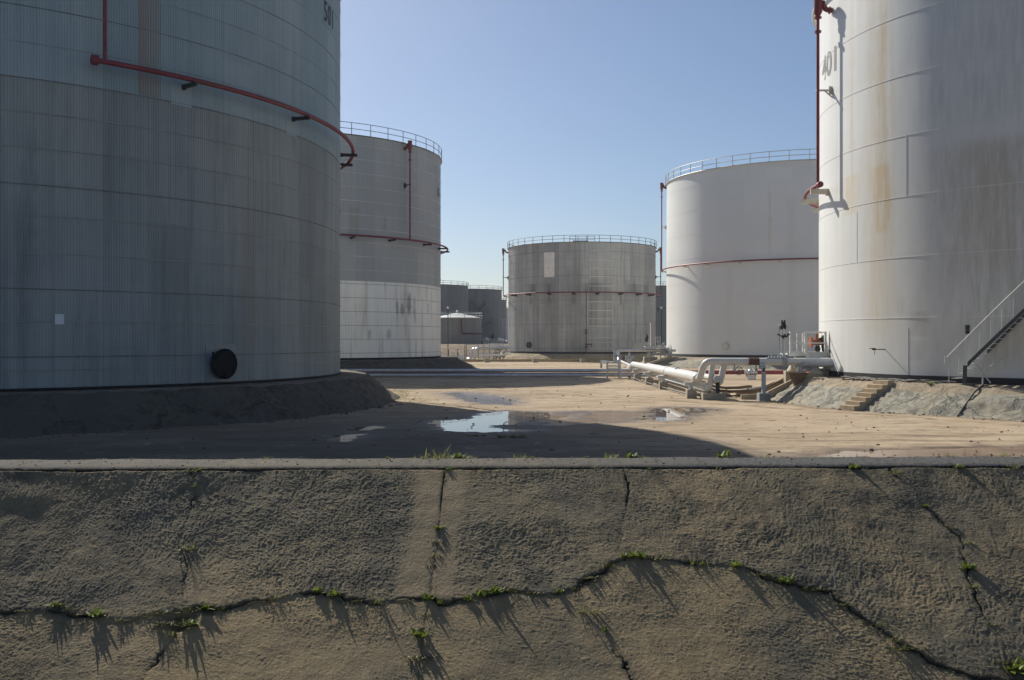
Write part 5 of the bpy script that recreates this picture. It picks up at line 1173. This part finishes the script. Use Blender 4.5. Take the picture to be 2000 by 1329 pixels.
e = MB(); a = P(951, 663, YV); e.tube([a+Vector((-.3, 0, .2)), a+Vector((.3, 0, -.2))], .32, 14); b = P(977, 666, YV); e.tube([P(972, 664, YV), P(984, 667.5, YV)], .45, 14); e.sphere(P(990, 668, YV), .35, 12); e.build('vessel', M['white'], T, smooth=True)
e = MB(); e.tube([P(962, 662, YV), P(962, 658, YV), P(962.5, 655, YV), P(962, 652.5, YV)], [.25, .5, .3, .12], 10); e.build('valve_head', M['black'], T, smooth=True)
e = MB()
for px in (945, 949, 954, 956, 960, 965, 969, 973): e.bar(P(px, 672, YV), P(px, 660+((px*7) % 5), YV), .13)
for py in (664, 669.5): e.bar(P(944, py, YV), P(956, py, YV), .12)
e.bar(P(958, 671, YV), P(992, 671, YV), .3); e.build('frame', M['ltrail'], T)
MB().box(P(966, 672, YV+.5), (5.5, 1, .5)).build('base', M['bitumen'], T)
for px, py, Y, zb, lab in ((875, 602, 168, 0, 'slim lamp pole with round head in front of the small domed tank'), (1292, 602, 168, 0, 'slim lamp pole in the gap right of the centre tank')):
    q = P(px, py, Y); T = thing('lamp_pole', (q.x, q.y, zb), lab, 'lamp pole')
    MB().tube([(q.x, q.y, zb), (q.x, q.y, q.z)], .07, 8).build('pole', M['black'], T, smooth=True); MB().sphere((q.x, q.y, q.z), .22, 10).build('lamp_head', M['ltrail'], T, smooth=True)
    if px > 1000:
        e = MB(); e.bar(P(1282, 602.5, Y), P(1300, 602.5, Y), .1); e.bar(P(1285, 604, Y), P(1285, 609, Y), .25); e.build('crossarm', M['black'], T)
for i, (px, lab) in enumerate(((1045, 'left of two small concrete blocks on the low wall line'), (1138, 'right of two small concrete blocks on the low wall line'), (951, 'squat concrete block below the silver pipes'))):
    q = G(px, 708.5); e = MB(); e.box((q.x, q.y, .25), (.75, .6, .65), .1, .9); tag(e.build('concrete_block', M['conc'], bevel=.02), lab, 'concrete block')

# ------------------------------------------------------------------ thin sea haze over the depot
hz = MB().box((0, 900, 13.0), (3800, 2600, 30.0)); t = NT('haze_air'); t.t.nodes.remove(t.bsdf)
pv = t.n('ShaderNodeVolumePrincipled'); pv.inputs['Color'].default_value = (.86, .92, 1, 1); pv.inputs['Density'].default_value = .0002; pv.inputs['Anisotropy'].default_value = .3
t.t.links.new(pv.outputs[0], t.out.inputs['Volume']); ho = hz.build('haze', t.m); tag(ho, kind='stuff')
# ------------------------------------------------------------------ camera, light, sky
cam = bpy.data.cameras.new('camera'); co = bpy.data.objects.new('camera', cam); COL.objects.link(co)
co.location = (0, 0, CAMZ); co.rotation_euler = (math.pi/2, 0, 0); cam.sensor_width = 36; cam.lens = 36*F/2000; cam.clip_end = 20000; cam.clip_start = .1
sc.camera = co
SUN_AZ, SUN_EL = -33.0, 38.0                          # left of straight ahead, in front of the camera
sd = Vector((math.sin(R_(SUN_AZ))*math.cos(R_(SUN_EL)), math.cos(R_(SUN_AZ))*math.cos(R_(SUN_EL)), math.sin(R_(SUN_EL))))
L = bpy.data.lights.new('sun', 'SUN'); L.energy = 4.8; L.angle = R_(.53); L.color = (1.0, .94, .83)
lo_ = bpy.data.objects.new('sun', L); COL.objects.link(lo_); lo_.rotation_euler = sd.to_track_quat('Z', 'Y').to_euler()
W_ = bpy.data.worlds.new('World'); sc.world = W_; W_.use_nodes = True
nt = W_.node_tree; bg = nt.nodes['Background']; sk = nt.nodes.new('ShaderNodeTexSky'); sk.sky_type = 'NISHITA'; sk.sun_disc = False
sk.sun_elevation = R_(SUN_EL); sk.sun_rotation = R_(SUN_AZ); sk.air_density = .85; sk.dust_density = 1.0; sk.ozone_density = 3.4; sk.altitude = 0
nt.links.new(sk.outputs[0], bg.inputs[0]); bg.inputs[1].default_value = .073
sc.view_settings.view_transform = 'Standard'; sc.view_settings.look = 'None'; sc.view_settings.exposure = 0.35; sc.view_settings.gamma = 1
sc.cycles.max_bounces = 6; sc.cycles.use_denoising = True
